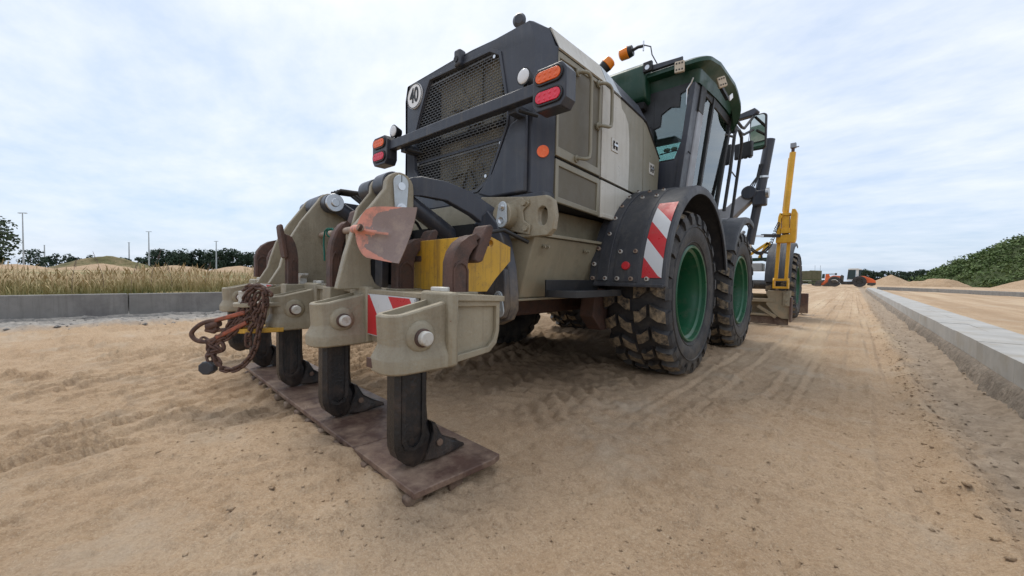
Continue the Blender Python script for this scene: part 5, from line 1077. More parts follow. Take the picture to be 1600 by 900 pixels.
# roof: flared rim overhanging the cab walls
def lerpz(T, y):
    return float(np.interp(y, [t[0] for t in T], [t[1] for t in T]))
ZR = [(3.72, 2.755), (4.15, 2.86), (4.80, 2.885), (5.05, 2.76), (5.16, 2.60)]; ZW = [(3.84, 2.615), (4.5, 2.68), (5.0, 2.70), (5.25, 2.66)]
def rring(xr, y0, y1, zf, cr, n=6, m=8):
    """closed ring with rounded corners, its height following zf(y)"""
    xl = mir(xr); P_ = []
    for cx0, cy0, a0 in ((xr-cr, y0+cr, -90), (xr-cr, y1-cr, 0), (xl+cr, y1-cr, 90), (xl+cr, y0+cr, 180)):
        P_ += [(cx0+cr*math.cos(math.radians(a0+90*k/n)), cy0+cr*math.sin(math.radians(a0+90*k/n))) for k in range(n+1)]
        if a0 == -90: P_ += [(xr, y0+cr+(y1-y0-2*cr)*k/m) for k in range(1, m)]
        if a0 == 90: P_ += [(xl, y1-cr-(y1-y0-2*cr)*k/m) for k in range(1, m)]
    return [(x, y, zf(y)) for x, y in P_]
rf = MB(); rf.loft([rring(-1.20, 3.93, 5.15, lambda y: lerpz(ZW, y)+.03, .05), rring(-1.130, 3.85, 5.24, lambda y: lerpz(ZW, y)-.005, .04), rring(-1.112, 3.82, 5.23, lambda y: min(lerpz(ZR, y)-.045, lerpz(ZW, y)+.11), .05), rring(-1.035, 3.735, 5.17, lambda y: lerpz(ZR, y)-.030, .12), rring(-1.02, 3.72, 5.16, lambda y: lerpz(ZR, y)-.022, .13), rring(-1.02, 3.72, 5.15, lambda y: lerpz(ZR, y)+.012, .13), rring(-1.05, 3.76, 5.10, lambda y: lerpz(ZR, y)+.035, .14), rring(-1.25, 4.0, 4.9, lambda y: lerpz(ZR, y)+.09, .2), rring(-1.7, 4.3, 4.75, lambda y: 3.0, .15)])
ROOF = rf.build('cab_roof', GREENR, G, sm=32)
MB().prism([(3.96, 2.60), (5.14, 2.66), (5.14, 2.73), (3.96, 2.68)], 'x', mir(-1.22), -1.22).build('roof_lining', VOID, ROOF)
MB().prism([(3.86, 2.50), (3.72, 2.55), (3.68, 2.66), (3.70, 2.86), (3.80, 2.93), (4.02, 2.96), (4.05, 2.62)], 'x', -2.95, -1.57).build('roof_air_duct', GREENR, ROOF, bevel=.02, seg=3)
MB().box(-2.9, -1.60, 3.74, 4.05, 2.46, 2.53).build('duct_base', VOID, ROOF, bevel=.01)
MB().prism([(-1.52, 2.775), (-1.24, 2.775), (-1.235, 2.81), (-1.50, 2.825)], 'y', 3.69, 3.73).build('roof_bracket', DARK, ROOF, bevel=.004)
q = MB().box(-1.585, -1.50, 3.66, 3.70, 2.765, 2.86).build('lamp_bracket', BLACK, ROOF, bevel=.006)
MB().cyl((-1.54, 3.66, 2.80), (-1.54, 3.652, 2.80), .022, n=16).build('socket', CHROME, G)
MB().lathe([(0.0, .001), (.034, .0), (.034, -.002), (0, -.002)], (-1.115, 3.95, 2.845), 'z', 24).build('roof_window', LAMPW, ROOF)
def led(cn, R3, nm='roof_work_lamp'):
    o_ = rrect(-.042, .042, -.05, .05, .01, 3); b = MB(lambda v: Vector(cn)+R3 @ Vector(v)); b.prism([(x*(0.86 if abs(y) < .01 else 1), y) for x, y in o_], 'y', -.015, .015); q = b.build(nm, CREAM, ROOF, bevel=.005)
    for i in (-1, 0, 1):
        for j in (-1, 1): MB(lambda v: Vector(cn)+R3 @ Vector(v)).cyl((i*.024, -.016, j*.028), (i*.024, -.019, j*.028), .0075, n=8).build('lamp_led', LOADD, q)
led((-1.255, 3.70, 2.725), Matrix.Rotation(.15, 3, 'Z')); MB().box(-1.275, -1.235, 3.71, 3.73, 2.77, 2.82).build('lamp_bracket', BLACK, ROOF)
led((-1.030, 4.22, 2.715), Matrix.Rotation(.75, 3, 'Z') @ Matrix.Rotation(-.35, 3, 'Y')); MB().bar((-1.05, 4.26, 2.70), (-1.02, 4.42, 2.62), .03, .03).build('lamp_bracket', BLACK, ROOF); MB().obox((-1.02, 4.56, 2.69), (.012, .14, .05), (.55, 0, 0)).build('side_lamp', LAMPW, ROOF, bevel=.004)
MB().tube([(-1.222, 3.82, 2.42), (-1.215, 3.80, 2.55), (-1.18, 3.80, 2.60), (-1.165, 3.80, 2.64)], .007, 6).build('wiper_arm', CHROME, G)
# beacons
def beacon(p, tilt, L_, nm='beacon'):
    p = Vector(p); q = Vector(tilt).normalized(); b = MB(); b.cyl(p, p+q*.045, .060, .052, 20); B_ = b.build(nm, BLACK, G, bevel=.004)
    b = MB(); b.cyl(p-q*.001, p-q*L_, .062, .056, 24); b.cyl(p-q*L_, p-q*(L_+.012), .056, .040, 24); b.build('beacon_lens', AMBER, B_, bevel=.004); return B_
beacon((-1.86, 3.93, 3.175), (1, .1, .12), .085)
MB().tube([(-1.83, 3.93, 3.175), (-1.76, 3.93, 3.19), (-1.70, 3.93, 3.18)], .016, 8).build('beacon_stem', BLACK, G)
MB().cyl((-1.70, 3.93, 3.13), (-1.70, 3.93, 3.23), .008, n=8).build('antenna', CHROME, G)
MB().tube([(-1.70, 3.93, 3.19), (-1.62, 3.92, 3.14), (-1.58, 3.86, 3.02), (-1.50, 3.86, 2.86), (-1.48, 3.86, 2.76)], .006, 6).build('cable', BLACK, G)
beacon((-1.90, 3.52, 2.88), (-.5, -.2, -.5), .06); MB().cyl((-1.95, 3.5, 2.90), (-1.98, 3.5, 2.3), .012, n=8).build('beacon_stem', BLACK, G)

# ---- mirror, steps rail, lamp board ahead of the cab
mr_ = MB(); o2 = rrect(-.105, .105, -.24, .24, .05, 5)
mh = MB(); mh.prism(o2, 'y', -.02, .03); ang = math.radians(-12)
def place(b, c, a, ti=0.0): b.v = [tuple(Matrix.Rotation(a, 3, 'Z') @ Matrix.Rotation(ti, 3, 'Y') @ Matrix.Rotation(math.radians(9) if ti else 0, 3, 'X') @ Vector(v) + Vector(c)) for v in b.v]; return b
place(mh, (-1.07, 6.38, 2.86), ang, math.radians(3)); MH = mh.build('mirror', BLACK, G, bevel=.012)
mg = MB(); mg.prism(rrect(-.09, .09, -.222, .222, .04, 5), 'y', -.024, -.021); place(mg, (-1.07, 6.38, 2.86), ang, math.radians(3)); mg.build('mirror_glass', MIRR, MH)
place(MB().prism([(-.17, -.02), (-.16, .05), (.06, .08), (.10, .03), (.06, -.02)], 'y', -.05, .05), (-1.16, 6.35, 3.10), ang).build('mirror_cap', DARK, G, bevel=.01)
for z0, z1 in ((2.74, 3.06), (2.66, 2.88)):
    MB().tube([(-1.14, 5.32, z0), (-1.12, 5.6, z0-.03), (-1.15, 5.9, z0+.05), (-1.12, 6.3, z1)], .018, 8).build('mirror_arm', BLACK, G)
rl = MB(); rl.tube([(-1.20, 5.20, 1.62), (-1.16, 5.26, 2.1), (-1.13, 5.28, 2.52), (-1.13, 5.36, 2.62), (-1.13, 5.52, 2.65), (-1.13, 5.66, 2.60), (-1.14, 5.72, 2.5), (-1.18, 5.72, 2.1), (-1.24, 5.72, 1.50)], .020, 8); rl.build('hand_rail', BLACK, G, sm=60)
MB().tube([(-1.19, 5.27, 2.0), (-1.17, 5.4, 2.12), (-1.17, 5.6, 2.1)], .008, 6).build('cable', BLACK, G)
MB().tube([(-1.14, 5.25, 2.50), (-1.2, 5.0, 2.48), (-1.3, 4.8, 2.46)], .014, 6).build('rail_stay', BLACK, G)
for x, y, z, w_, h_ in ((-1.14, 5.86, 2.49, .22, .20), (-1.3, 5.62, 2.40, .16, .24), (-1.22, 5.34, 2.62, .20, .09)):
    q = MB().obox((x, y, z), (w_, .06, h_), (0, 0, -.3)).build('lamp_box', BLACK, G, bevel=.01)
    for k in range(4): MB().obox((x-w_*.36+k*w_*.24, y-.03, z-h_/2), (.03, .04, .03), (0, 0, -.3)).build('lamp_fin', BLACK, q)
MB().cyl((-1.10, 6.1, 3.02), (-1.12, 6.0, 2.6), .004, n=6).build('cable', BLACK, G)

# ---- front frame, lift arm and cylinder
MB().prism([(5.4, 1.25), (5.4, 1.62), (6.2, 1.70), (8.5, 1.95), (10.6, 1.75), (11.2, 1.45), (11.2, 1.05), (10.2, 1.05), (9.6, 1.45), (8.5, 1.62), (6.4, 1.38), (6.0, 1.20)], 'x', -2.42, -2.08).build('front_frame', DARKM, G, bevel=.02)
MB().cyl((-3.3, 10.2, .70), (-1.3, 10.2, .70), .10, n=16).build('front_axle', DARKM, G); MB().box(-2.5, -2.0, 9.9, 10.6, .55, 1.1).build('axle_block', DARKM, G, bevel=.02)
la = MB(); la.loft([[(-2.2, 6.8+a, 1.72+b_) for a, b_ in ((-.12, -.14), (.12, -.14), (.12, .14), (-.12, .14))], [(-1.55, 6.9+a, 1.80+b_) for a, b_ in ((-.11, -.17), (.11, -.17), (.11, .12), (-.11, .12))], [(-1.38, 6.95+a, 1.98+b_) for a, b_ in ((-.10, -.15), (.10, -.15), (.10, .11), (-.10, .11))], [(-1.20, 7.0+a, 2.12+b_) for a, b_ in ((-.08, -.10), (.08, -.10), (.08, .10), (-.08, .10))]])
la.build('lift_arm', SILV, G, bevel=.02)
MB().cyl((-1.25, 6.84, 2.13), (-1.25, 7.12, 2.13), .10, n=28).build('arm_eye', DARKM, G, bevel=.008)
MB().box(-1.20, -1.02, 6.85, 7.0, 1.92, 2.15).build('cylinder_yoke', DARKM, G, bevel=.02); b = MB(); b.cyl((-1.03, 6.9, 2.10), (-.99, 6.9, 2.10), .075, n=14); b.build('yoke_nut', CHROME, G)
b = MB(); b.cyl((-1.02, 7.0, 2.92), (-1.13, 7.0, 2.10), .070, n=22); b.cyl((-1.13, 7.0, 2.10), (-1.24, 7.0, 1.35), .062, n=22); CY = b.build('blade_lift_cylinder', DARKM, G)
b = MB(); b.cyl((-1.24, 7.0, 1.35), (-1.36, 7.0, .75), .03, n=14); b.build('piston_rod', CHROME, G)
MB().lathe([(.072, -.015), (.080, -.015), (.080, .015), (.072, .015)], (-1.095, 7.0, 2.36), 'z', 22, closed=True).build('hose_clamp', CHROME, CY)
for k in range(3): MB().tube([(-1.13+.02*k, 6.93, 2.55), (-1.16+.01*k, 6.92, 2.36), (-1.25+.03*k, 6.9, 2.22)], .010, 6).build('hydraulic_hose', BLACK, G)
MB().tube([(-1.4, 6.9, 1.75), (-1.30, 6.9, 1.72), (-1.24, 6.92, 1.60), (-1.24, 6.95, 1.5)], .012, 6).build('hydraulic_hose', BLACK, G)
# ---- mouldboard with levelling mast
bl = MB(); bx0, bx1 = -3.8, -0.95; secb = []
for k in range(9):
    t = k/8; z = 0.10+t*0.46; y = 8.22+0.20*math.sin(PI*t)*1.0; secb.append((y, z))
sec2 = [(y+.025, z) for y, z in reversed(secb)]
bl.prism(secb+sec2, 'x', bx0, bx1); BLD = bl.build('blade', TAN, G, sm=50)
MB().box(bx0, -0.83, 8.17, 8.195, 0.03, 0.16).build('cutting_edge', RUST, BLD, bevel=.004)
MB().box(bx0, -1.02, 8.12, 8.28, 0.415, 0.475).build('blade_rib', TAN, BLD, bevel=.008)
MB().box(bx0, -1.02, 8.13, 8.24, 0.17, 0.21).build('blade_rib', TAN, BLD, bevel=.008)
ep = MB(); ep.prism([(-1.14, 0.62), (-0.80, 0.62), (-0.80, 0.14), (-0.93, 0.14), (-1.02, .20), (-1.16, .38), (-1.13, .50), (-1.16, .56)], 'y', 8.13, 8.17); ep.build('blade_end_plate', TAN, BLD, bevel=.006)
MB().box(-.905, -.81, 8.09, 8.13, 0.36, 0.60).build('bolted_plate', TANC, BLD, bevel=.004)
for z in (.40, .46, .57): b = MB(); hexbolt(b, (-.86, 8.09, z), 'y', .016, .03); b.build('bolt', TANC, BLD)
for k in range(6): b = MB(); hexbolt(b, (-.90-.14*k, 8.17, .10), 'y', .012, .02); b.build('bolt', RUST, BLD)
MB().bar((-1.28, 8.15, .34), (-1.0, 8.1, .16), .03, .05).build('blade_strut', TAN, BLD)
MB().obox((-.80, 8.2, .30), (.03, .22, .42)).build('side_bit', RUST, BLD, bevel=.005)
MS = MB(); 
MB().box(-1.04, -0.84, 8.03, 8.17, 0.66, 0.695).build('mast_foot', YELM, G, bevel=.004)
for x in (-1.045, -.845): 
    MB().prism([(8.02, .66), (8.02, .80), (8.06, .84), (8.14, .84), (8.18, .80), (8.18, .66)], 'x', x-.012, x+.012).build('mast_cheek', YELM, G, bevel=.003)
MB().box(-1.04, -.84, 8.05, 8.15, .79, .83).build('mast_foot', YELM, G, bevel=.004)
MB().bar((-1.02, 8.1, .82), (-.995, 8.1, 1.45), .055, .05).build('mast_leg', YELM, G, bevel=.003); MB().bar((-.875, 8.1, .82), (-.855, 8.1, 1.45), .055, .05).build('mast_leg', YELM, G, bevel=.003)
MB().prism([(-1.035, 1.44), (-.77, 1.44), (-.755, 1.50), (-.745, 1.93), (-.775, 2.0), (-.82, 2.0), (-.83, 1.93), (-.84, 1.80), (-.84, 1.58), (-.97, 1.57), (-.965, 1.85), (-.94, 1.93), (-.99, 1.95), (-1.01, 1.88)], 'y', 8.02, 8.18).build('mast_housing', YELM, G, bevel=.008)
MB().box(-.95, -.86, 8.05, 8.15, 1.56, 1.60).build('mast_gap', BLACK, G); MB().box(-.965, -.835, 8.00, 8.10, 1.60, 1.68).build('mast_collar', YELM, G, bevel=.004); MB().box(-.955, -.85, 8.04, 8.14, 1.68, 1.90).build('mast_sleeve', YELM, G, bevel=.004); MB().box(-.97, -.84, 8.02, 8.16, 1.90, 1.94).build('mast_collar', YELM, G, bevel=.004)
b = MB(); b.cyl((-.915, 8.1, 1.94), (-.845, 8.1, 2.96), .045, n=22); MT = b.build('levelling_mast', YELM, G)
MB().cyl((-.955, 8.12, 1.98), (-.895, 8.12, 2.88), .014, n=10).build('mast_rail', YELM, MT)
b = MB(); b.cyl((-.845, 8.1, 2.96), (-.842, 8.1, 3.04), .024, n=12); b.build('mast_tip', RUST, MT); MB().box(-.88, -.80, 8.06, 8.14, 3.03, 3.11).build('mast_head', SILV, MT, bevel=.004); MB().box(-.82, -.76, 8.09, 8.11, 3.035, 3.05).build('head_catch', SILV, MT)
# curly cable and arm from the cylinder to the mast
MB().bar((-1.38, 7.3, 1.52), (-1.0, 8.02, 1.55), .035, .03).build('sensor_arm', CHROME, G); MB().bar((-1.18, 7.7, 1.545), (-.99, 8.03, 1.56), .06, .05).build('sensor_box', BLACK, G)
pts = []
for k in range(420):
    t = k/419; y = 7.2+t*.86; x = -1.36+t*.38; z = 1.50-.28*math.sin(PI*min(1, t*1.15))*(1-t*.2)+(max(0, t-.72)**1.2)*1.55
    a = k*0.62; pts.append((x+.022*math.cos(a), y, z+.022*math.sin(a)))
MB().tube(pts, .0065, 5).build('curly_cable', BLACK, G, sm=60)
MB().tube([(-1.42, 7.2, 1.35), (-1.40, 7.2, 1.5), (-1.37, 7.25, 1.58)], .03, 8).build('sensor_post', SILV, G)
# circle, drawbar and yellow front tool carrier seen under the frame
MB().lathe([(.62, -.05), (.72, -.05), (.72, .05), (.62, .05)], (-2.25, 7.7, .75), 'z', 48, closed=True).build('blade_circle', DARKM, G)
MB().bar((-2.25, 7.6, .8), (-2.25, 10.4, .95), .25, .15).build('drawbar', DARKM, G, bevel=.02)
MB().lathe([(0, -.02), (.34, -.03), (.36, 0), (.34, .03), (0, .02)], (-1.50, 7.05, .42), 'x', 36).build('disc_guard', DARKM, G)
MB().box(-1.95, -1.55, 10.2, 10.6, 1.0, 1.18).build('battery_box', LOADW, G, bevel=.01)
MB().bar((-2.1, 11.3, 1.30), (-1.4, 11.3, 1.32), .06, .08).build('front_bar', GREENR, G)
for a_, b__ in (((-2.1, 11.4, 1.36), (-1.62, 11.4, 1.72)), ((-1.62, 11.4, 1.72), (-1.35, 11.4, 1.36)), ((-1.62, 11.4, 1.72), (-1.8, 11.4, 1.35))): MB().bar(a_, b__, .06, .06).build('tool_strut', YELM, G)
MB().box(-1.16, -.80, 11.5, 11.62, .03, .50).build('front_blade', RUST, G, bevel=.01)

# no fourth level: parts that carry pieces of their own hang straight from the grader
def reparent(o, p):
    o.parent = p; o.location = WL[o.name]-WL[p.name]
for _ in range(3):
    for o in [q for q in bpy.data.objects if q.parent and q.parent.parent and ALLCH(q)]:
        reparent(o, G if o.parent.parent == G or True else o.parent.parent)

# ================================================================== steel pads under the ripper
def pad(x0, x1, lugs, lab, chip=False):
    t = MB(rt); outl = [(x0, 0.0), (x1, 0.0), (x1, 0.36), (x1-.015, .405), (x0, .405)]
    b = RB(); b.prism(outl, 'z', 0.048, 0.072); P = b.build('steel_pad', PLATE, None, bevel=0.003, label=lab, cat='steel pad', group='steel pads under the ripper teeth')
    for lx in lugs:
        q = RB(); q.box(lx-.022, lx+.022, -.014, .05, .012, .047); q.build('pad_lug', RUST, P, bevel=0.009)
    return P
p1 = pad(-0.553, -0.078, (-.12, -.24, -.345, -.45), 'reddish brown steel pad with its free corner out, under the tooth nearest the camera')
q = RB(); q.box(-.16, -.095, .16, .22, .0, .047); q.build('pad_lug', RUST, p1, bevel=0.006)
p2 = pad(-2.62, -0.558, [-.61, -.73, -.92, -1.10, -1.28, -1.47, -1.66, -1.85, -2.05, -2.25, -2.45], 'long brown steel pad dusted with sand under the other ripper teeth')

# ================================================================== shovel laid across the ripper
sh = thing('shovel', (-1.75, 1.05, 0.86), 'old shovel with a worn salmon red blade lying across the ripper', 'shovel')
TL, TR_, BR, BL_ = [Vector(p) for p in ((-1.862, 0.997, 1.140), (-1.632, 1.149, 1.129), (-1.623, 1.045, 0.848), (-1.836, 0.962, 0.884))]
nrm = (TR_-BL_).cross(TL-BR).normalized(); nrm = nrm if nrm.y < 0 else -nrm
NU, NV = 110, 90; V_ = []; F_ = []; MI_ = []
for i in range(NU+1):
    uu = i/NU
    for j in range(NV+1):
        vv = j/NV; a = BL_.lerp(BR, uu); b_ = TL.lerp(TR_, uu); p = a.lerp(b_, vv); w_ = (b_-a)
        p = p+(a-b_).normalized().cross(nrm)*0+(BL_-BR).normalized()*0.050*max(0, 1-uu/0.32)**2*(1-abs(2*vv-1)**2.2)
        # the corners beside the socket are rounded off
        k = max(0, 0.20-uu)/0.20; p = p+w_*(0.5-vv)*0.14*k*k
        ridge = 0.022*math.exp(-((vv-0.5)/0.06)**2)*max(0, 1-uu/0.62)**0.6
        dish = -0.020*(1-(2*vv-1)**2)*(0.3+0.7*uu)+0.012*uu*uu
        V_.append(p+nrm*(ridge+dish+0.003*math.sin(7*uu+5*vv)))
for i in range(NU):
    for j in range(NV):
        F_.append((i*(NV+1)+j, i*(NV+1)+j+1, (i+1)*(NV+1)+j+1, (i+1)*(NV+1)+j)); uu, vv = (i+.5)/NU, (j+.5)/NV
        wob = 0.22*(float(fbm(np.array([uu*9.]), np.array([vv*9.]), 5, 5, .65)[0])-.45)
        av = abs(vv-.5); worn = (uu+wob > 0.16+0.62*(max(0, av-0.30)/0.20)**1.6+(0.10 if av < .05 else 0))
        if abs(vv-0.5) < 0.02 and uu < 0.55: worn = False
        MI_.append(0 if worn else 1)
n0 = len(V_); b = MB(); b.v = [tuple(v) for v in V_]+[tuple(v-nrm*0.005) for v in V_]; b.f = F_+[tuple(reversed([q+n0 for q in f])) for f in F_]; b.m = MI_+MI_
rim = [j for j in range(NV+1)]+[i*(NV+1)+NV for i in range(1, NU+1)]+[NU*(NV+1)+j for j in range(NV-1, -1, -1)]+[i*(NV+1) for i in range(NU-1, 0, -1)]
for q in range(len(rim)): a, c_ = rim[q], rim[(q+1) % len(rim)]; b.f.append((a, c_, c_+n0, a+n0)); b.m.append(0)
b.build('blade', [SHOV, SHOVR], sh, sm=50)
hp0, hp1 = Vector((-1.825, 0.955, 1.022)), Vector((-3.02, 1.265, 1.085)); hd = (hp1-hp0).normalized()
b = MB(); b.tube([hp0+nrm*.005, hp0+hd*.08, hp0+hd*.14], [.013, .022, .024], 14); b.build('socket', SHOVR, sh)
b = MB(); b.lathe([(.023, -.012), (.026, 0), (.023, .012)], (0, 0, 0), 'z', 18); q = hd.to_track_quat('Z', 'Y').to_matrix(); b.v = [tuple(hp0+nrm*.010+Matrix.Rotation(0, 3, 'Z') @ (nrm*v[2]+hd*v[0]+hd.cross(nrm)*v[1])) for v in b.v]; b.build('socket_ring', RUST, sh)
b = MB(); b.cyl(hp0+nrm*.002, hp0+nrm*.012, .019, n=16); b.build('handle_end', WOODH, sh)
MB().tube([hp0+hd*.13, hp0+hd*.5, hp1], [.0185, .0195, .019], 12).build('handle', WOODH, sh)
rp0 = hp0+hd*.62
b = MB(); b.tube([rp0+Vector((.0, .02, -.02)), rp0+Vector((0, -.02, .01)), rp0+Vector((-.02, -.018, .024)), rp0+Vector((-.06, -.03, .026)), rp0+Vector((-.10, -.03, .012)), rp0+Vector((-.115, -.03, -.03)), rp0+Vector((-.115, -.03, -.08)), rp0+Vector((-.108, -.03, -.13)), rp0+Vector((-.105, -.03, -.175))], .0055, 6)
b.tube([rp0+Vector((-.085, 0, 0))+Vector((.004*math.cos(a), .024*math.cos(a), .024*math.sin(a))) for a in [2*PI*k/14 for k in range(14)]], .0055, 6, closed=True)
b.build('tie_cord', GROPE, None, sm=60, label='green cord tied round the shovel handle with its end hanging down', cat='cord')

# ================================================================== rusty tow chain on the hitch
ch = thing('tow_chain', (-2.66, 0.70, 0.24), 'rusty chain with hook and turnbuckle looped round the hitch pin', 'chain')
lm = None
def smooth(P, n):
    P = [Vector(p) for p in P]; out_ = []; 
    for i in range(len(P)-1):
        p0, p1, p2, p3 = P[max(0, i-1)], P[i], P[i+1], P[min(len(P)-1, i+2)]
        for k in range(n):
            t = k/n; out_.append(0.5*((2*p1)+(p2-p0)*t+(2*p0-5*p1+4*p2-p3)*t*t+(3*p1-p0-3*p2+p3)*t**3))
    return out_+[P[-1]]
def chain(P, parent, pitch=0.032):
    global lm
    S_ = smooth(P, 24); acc = 0; k = 0; last = S_[0]; nxt = 0
    for i in range(1, len(S_)):
        acc += (S_[i]-S_[i-1]).length
        if acc >= nxt:
            t = (S_[i]-S_[i-1]).normalized(); z_ = t.to_track_quat('X', 'Z').to_matrix() @ Matrix.Rotation((PI/2 if k % 2 else 0)+0.5+random.uniform(-.25, .25), 3, 'X')
            if lm is None:
                b = MB(); e_, rr, w_ = .0125, .0128, .0074
                pts = [(e_+rr*math.cos(a), rr*math.sin(a), 0) for a in [-PI/2+PI*q/7 for q in range(8)]]+[(-e_-rr*math.cos(a), -rr*math.sin(a), 0) for a in [-PI/2+PI*q/7 for q in range(8)]]
                b.tube(pts, w_, 7, closed=True); o = b.build('chain_link', CHAIN, parent, sm=60, origin=(0, 0, 0)); lm = o.data
            else: o = bpy.data.objects.new('chain_link', lm); COL.objects.link(o); o.parent = parent
            o.location = S_[i]-WL[parent.name]; o.rotation_euler = z_.to_euler(); WL[o.name] = S_[i]; k += 1; nxt += pitch
A_ = [(-2.631, 0.725, 0.705), (-2.666, 0.692, 0.662), (-2.684, 0.674, 0.594), (-2.718, 0.641, 0.519), (-2.752, 0.608, 0.451), (-2.784, 0.578, 0.394), (-2.817, 0.548, 0.367)]
B_ = [(-2.655, 0.705, 0.70), (-2.64, 0.717, 0.712), (-2.597, 0.754, 0.700), (-2.581, 0.766, 0.634), (-2.587, 0.757, 0.559), (-2.604, 0.739, 0.465), (-2.615, 0.725, 0.371), (-2.646, 0.695, 0.288), (-2.695, 0.65, 0.235), (-2.751, 0.6, 0.232), (-2.786, 0.572, 0.285), (-2.817, 0.548, 0.348)]
chain(A_, ch); chain(B_, ch); chain([(-2.70, 0.70, 0.70), (-2.66, 0.715, 0.715), (-2.61, 0.75, 0.71), (-2.57, 0.785, 0.675)], ch)
chain([(-2.62, .735, .66), (-2.64, .72, .60), (-2.63, .73, .52), (-2.655, .70, .44), (-2.66, .70, .37)], ch); chain([(-2.66, .70, .56), (-2.71, .65, .49), (-2.76, .60, .43)], ch); chain([(-2.60, .752, .62), (-2.63, .725, .55), (-2.68, .68, .50), (-2.73, .63, .43), (-2.80, .565, .375)], ch); chain([(-2.645, .712, .66), (-2.675, .685, .57), (-2.70, .66, .50)], ch)
chain([(-2.84, .53, .40), (-2.80, .56, .37), (-2.77, .585, .345), (-2.81, .55, .325)], ch); chain([(-2.817, .548, .36), (-2.825, .545, .31), (-2.815, .55, .28)], ch)
b = MB(); b.tube(smooth([(-2.79, 0.573, 0.515), (-2.83, 0.54, 0.507), (-2.868, 0.508, 0.485), (-2.899, 0.479, 0.44), (-2.885, 0.49, 0.403), (-2.846, 0.524, 0.389), (-2.80, 0.565, 0.405), (-2.785, .578, .425)], 5), .0125, 10); b.build('hook', CHAIN, ch, sm=60)
b = MB(); b.tube([(-2.83, .54, .475), (-2.80, .565, .49), (-2.775, .585, .50)], .021, 12); b.tube([(-2.835, .535, .46), (-2.80, .565, .45), (-2.78, .58, .47)], .014, 10); b.build('swivel', CHAIN, ch)
for a_, c_ in (((-2.79, .572, .515), (-2.665, .69, .565)), ((-2.785, .577, .415), (-2.66, .695, .505))): MB().bar(a_, c_, .040, .024).build('turnbuckle_bar', ORNG, ch, bevel=.006)
MB().tube([(-2.79, .575, .455), (-2.73, .63, .47), (-2.66, .69, .53)], .010, 8).build('threaded_rod', CHAIN, ch)
b = MB(); b.tube(smooth([(-2.83, .54, .385), (-2.80, .565, .40), (-2.765, .595, .385), (-2.76, .60, .345), (-2.79, .57, .33), (-2.825, .545, .345)], 5), .011, 8, closed=True); b.build('shackle', CHAIN, ch, sm=60)
b = MB(); o8 = [(math.cos(a)*.047, math.sin(a)*.040) for a in [2*PI*(k+.5)/8 for k in range(8)]]; fr = (Vector((-.75, -.66, 0)).normalized(), Vector((0, 0, 1)), Vector((.66, -.75, 0)).normalized())
c0 = Vector((-2.822, 0.540, 0.238)); b.loft([[tuple(c0+Vector((.752, .659, 0))*x*k+Vector((0, 0, 1))*z*k+Vector((.659, -.752, 0))*t) for x, z in o8] for t, k in ((-.024, .85), (-.018, 1), (.018, 1), (.024, .85))]); b.build('weight', FEND, ch, sm=30)

# ================================================================== far machines beyond the kerb
RV0 = Vector((math.cos(YAW), math.sin(YAW), 0)); KX_ = 0.757
def far_frame(px, Z, z0):
    o_ = d0*Z+RV0*((px-800)/610*Z); DV = o_.normalized(); RV = Vector((DV.y, -DV.x, 0)); o_.z = z0; Rm = Matrix(((RV.x, DV.x, 0), (RV.y, DV.y, 0), (0, 0, 1)))
    return (lambda v: o_+Rm @ Vector(v)), o_
def wheel_far(tf, parent, x, y, rr, w_=.5, mt_=TYRE, rim_=LOADD):
    b = MB(tf); b.lathe([(rr*.55, -w_/2), (rr*.95, -w_/2), (rr, -w_*.35), (rr, w_*.35), (rr*.95, w_/2), (rr*.55, w_/2)], (x, y, rr), 'y', 28); W_ = b.build('wheel', mt_, parent)
    b = MB(tf); b.lathe([(rr*.56, -w_*.45), (rr*.5, -w_*.2), (rr*.2, -w_*.3), (0, -w_*.32)], (x, y, rr), 'y', 20); b.build('rim', rim_, W_)
tf, o_ = far_frame(1325, 52, 0.08); LD = thing('wheel_loader', o_, 'orange wheel loader with a white cab parked where the right kerb ends', 'wheel loader')
s_ = 52/610
for y in (-.85, .85): wheel_far(tf, LD, 16.8*s_*KX_, y, .72); wheel_far(tf, LD, -21.8*s_*KX_, y, .68)
def fp(name, pts, y0, y1, m_, bev=.03, parent=None, TF=None): b = MB(TF or tf); b.prism([(x*s_*KX_, z*s_) for x, z in pts], 'y', y0, y1); return b.build(name, m_, parent or LD, bevel=bev)
fp('engine_hood', [(15.5, 6), (15.5, 17), (24, 17), (36, 13), (41, 10), (41.5, 6.5), (30, 6)], -.75, .75, LOADO, .08)
fp('counterweight', [(29, 3.2), (30, 7), (41.5, 7), (41, 3.6), (36, 2.4)], -.85, .85, LOADD, .06)
fp('mudguard', [(7, 6), (9, 9), (12, 11), (17, 11.5), (22, 10), (26, 6), (25, 5.5), (21, 9), (17, 10.3), (12, 9.8), (9, 7)], -1.1, -.5, LOADD); fp('mudguard', [(-30, 8), (-26, 11), (-20, 11.5), (-14, 8), (-10, 3), (-11, 2.5), (-15, 7), (-20, 10.4), (-26, 10)], -1.1, -.5, LOADW)
fp('chassis', [(-10, 3.5), (-10, 8), (8, 9), (15.5, 9), (15.5, 4), (4, 3.5)], -.5, .5, LOADD)
CB = fp('cab', [(-2.5, 10), (-2.5, 12), (11, 12), (11.6, 27), (15.3, 27), (15.4, 15), (14, 10)], -.72, .72, LOADW); fp('cab_roof', [(-1, 27), (-.5, 28.6), (14, 28.8), (20.5, 27.3), (20, 26.3), (0, 26.3)], -.8, .8, LOADW)
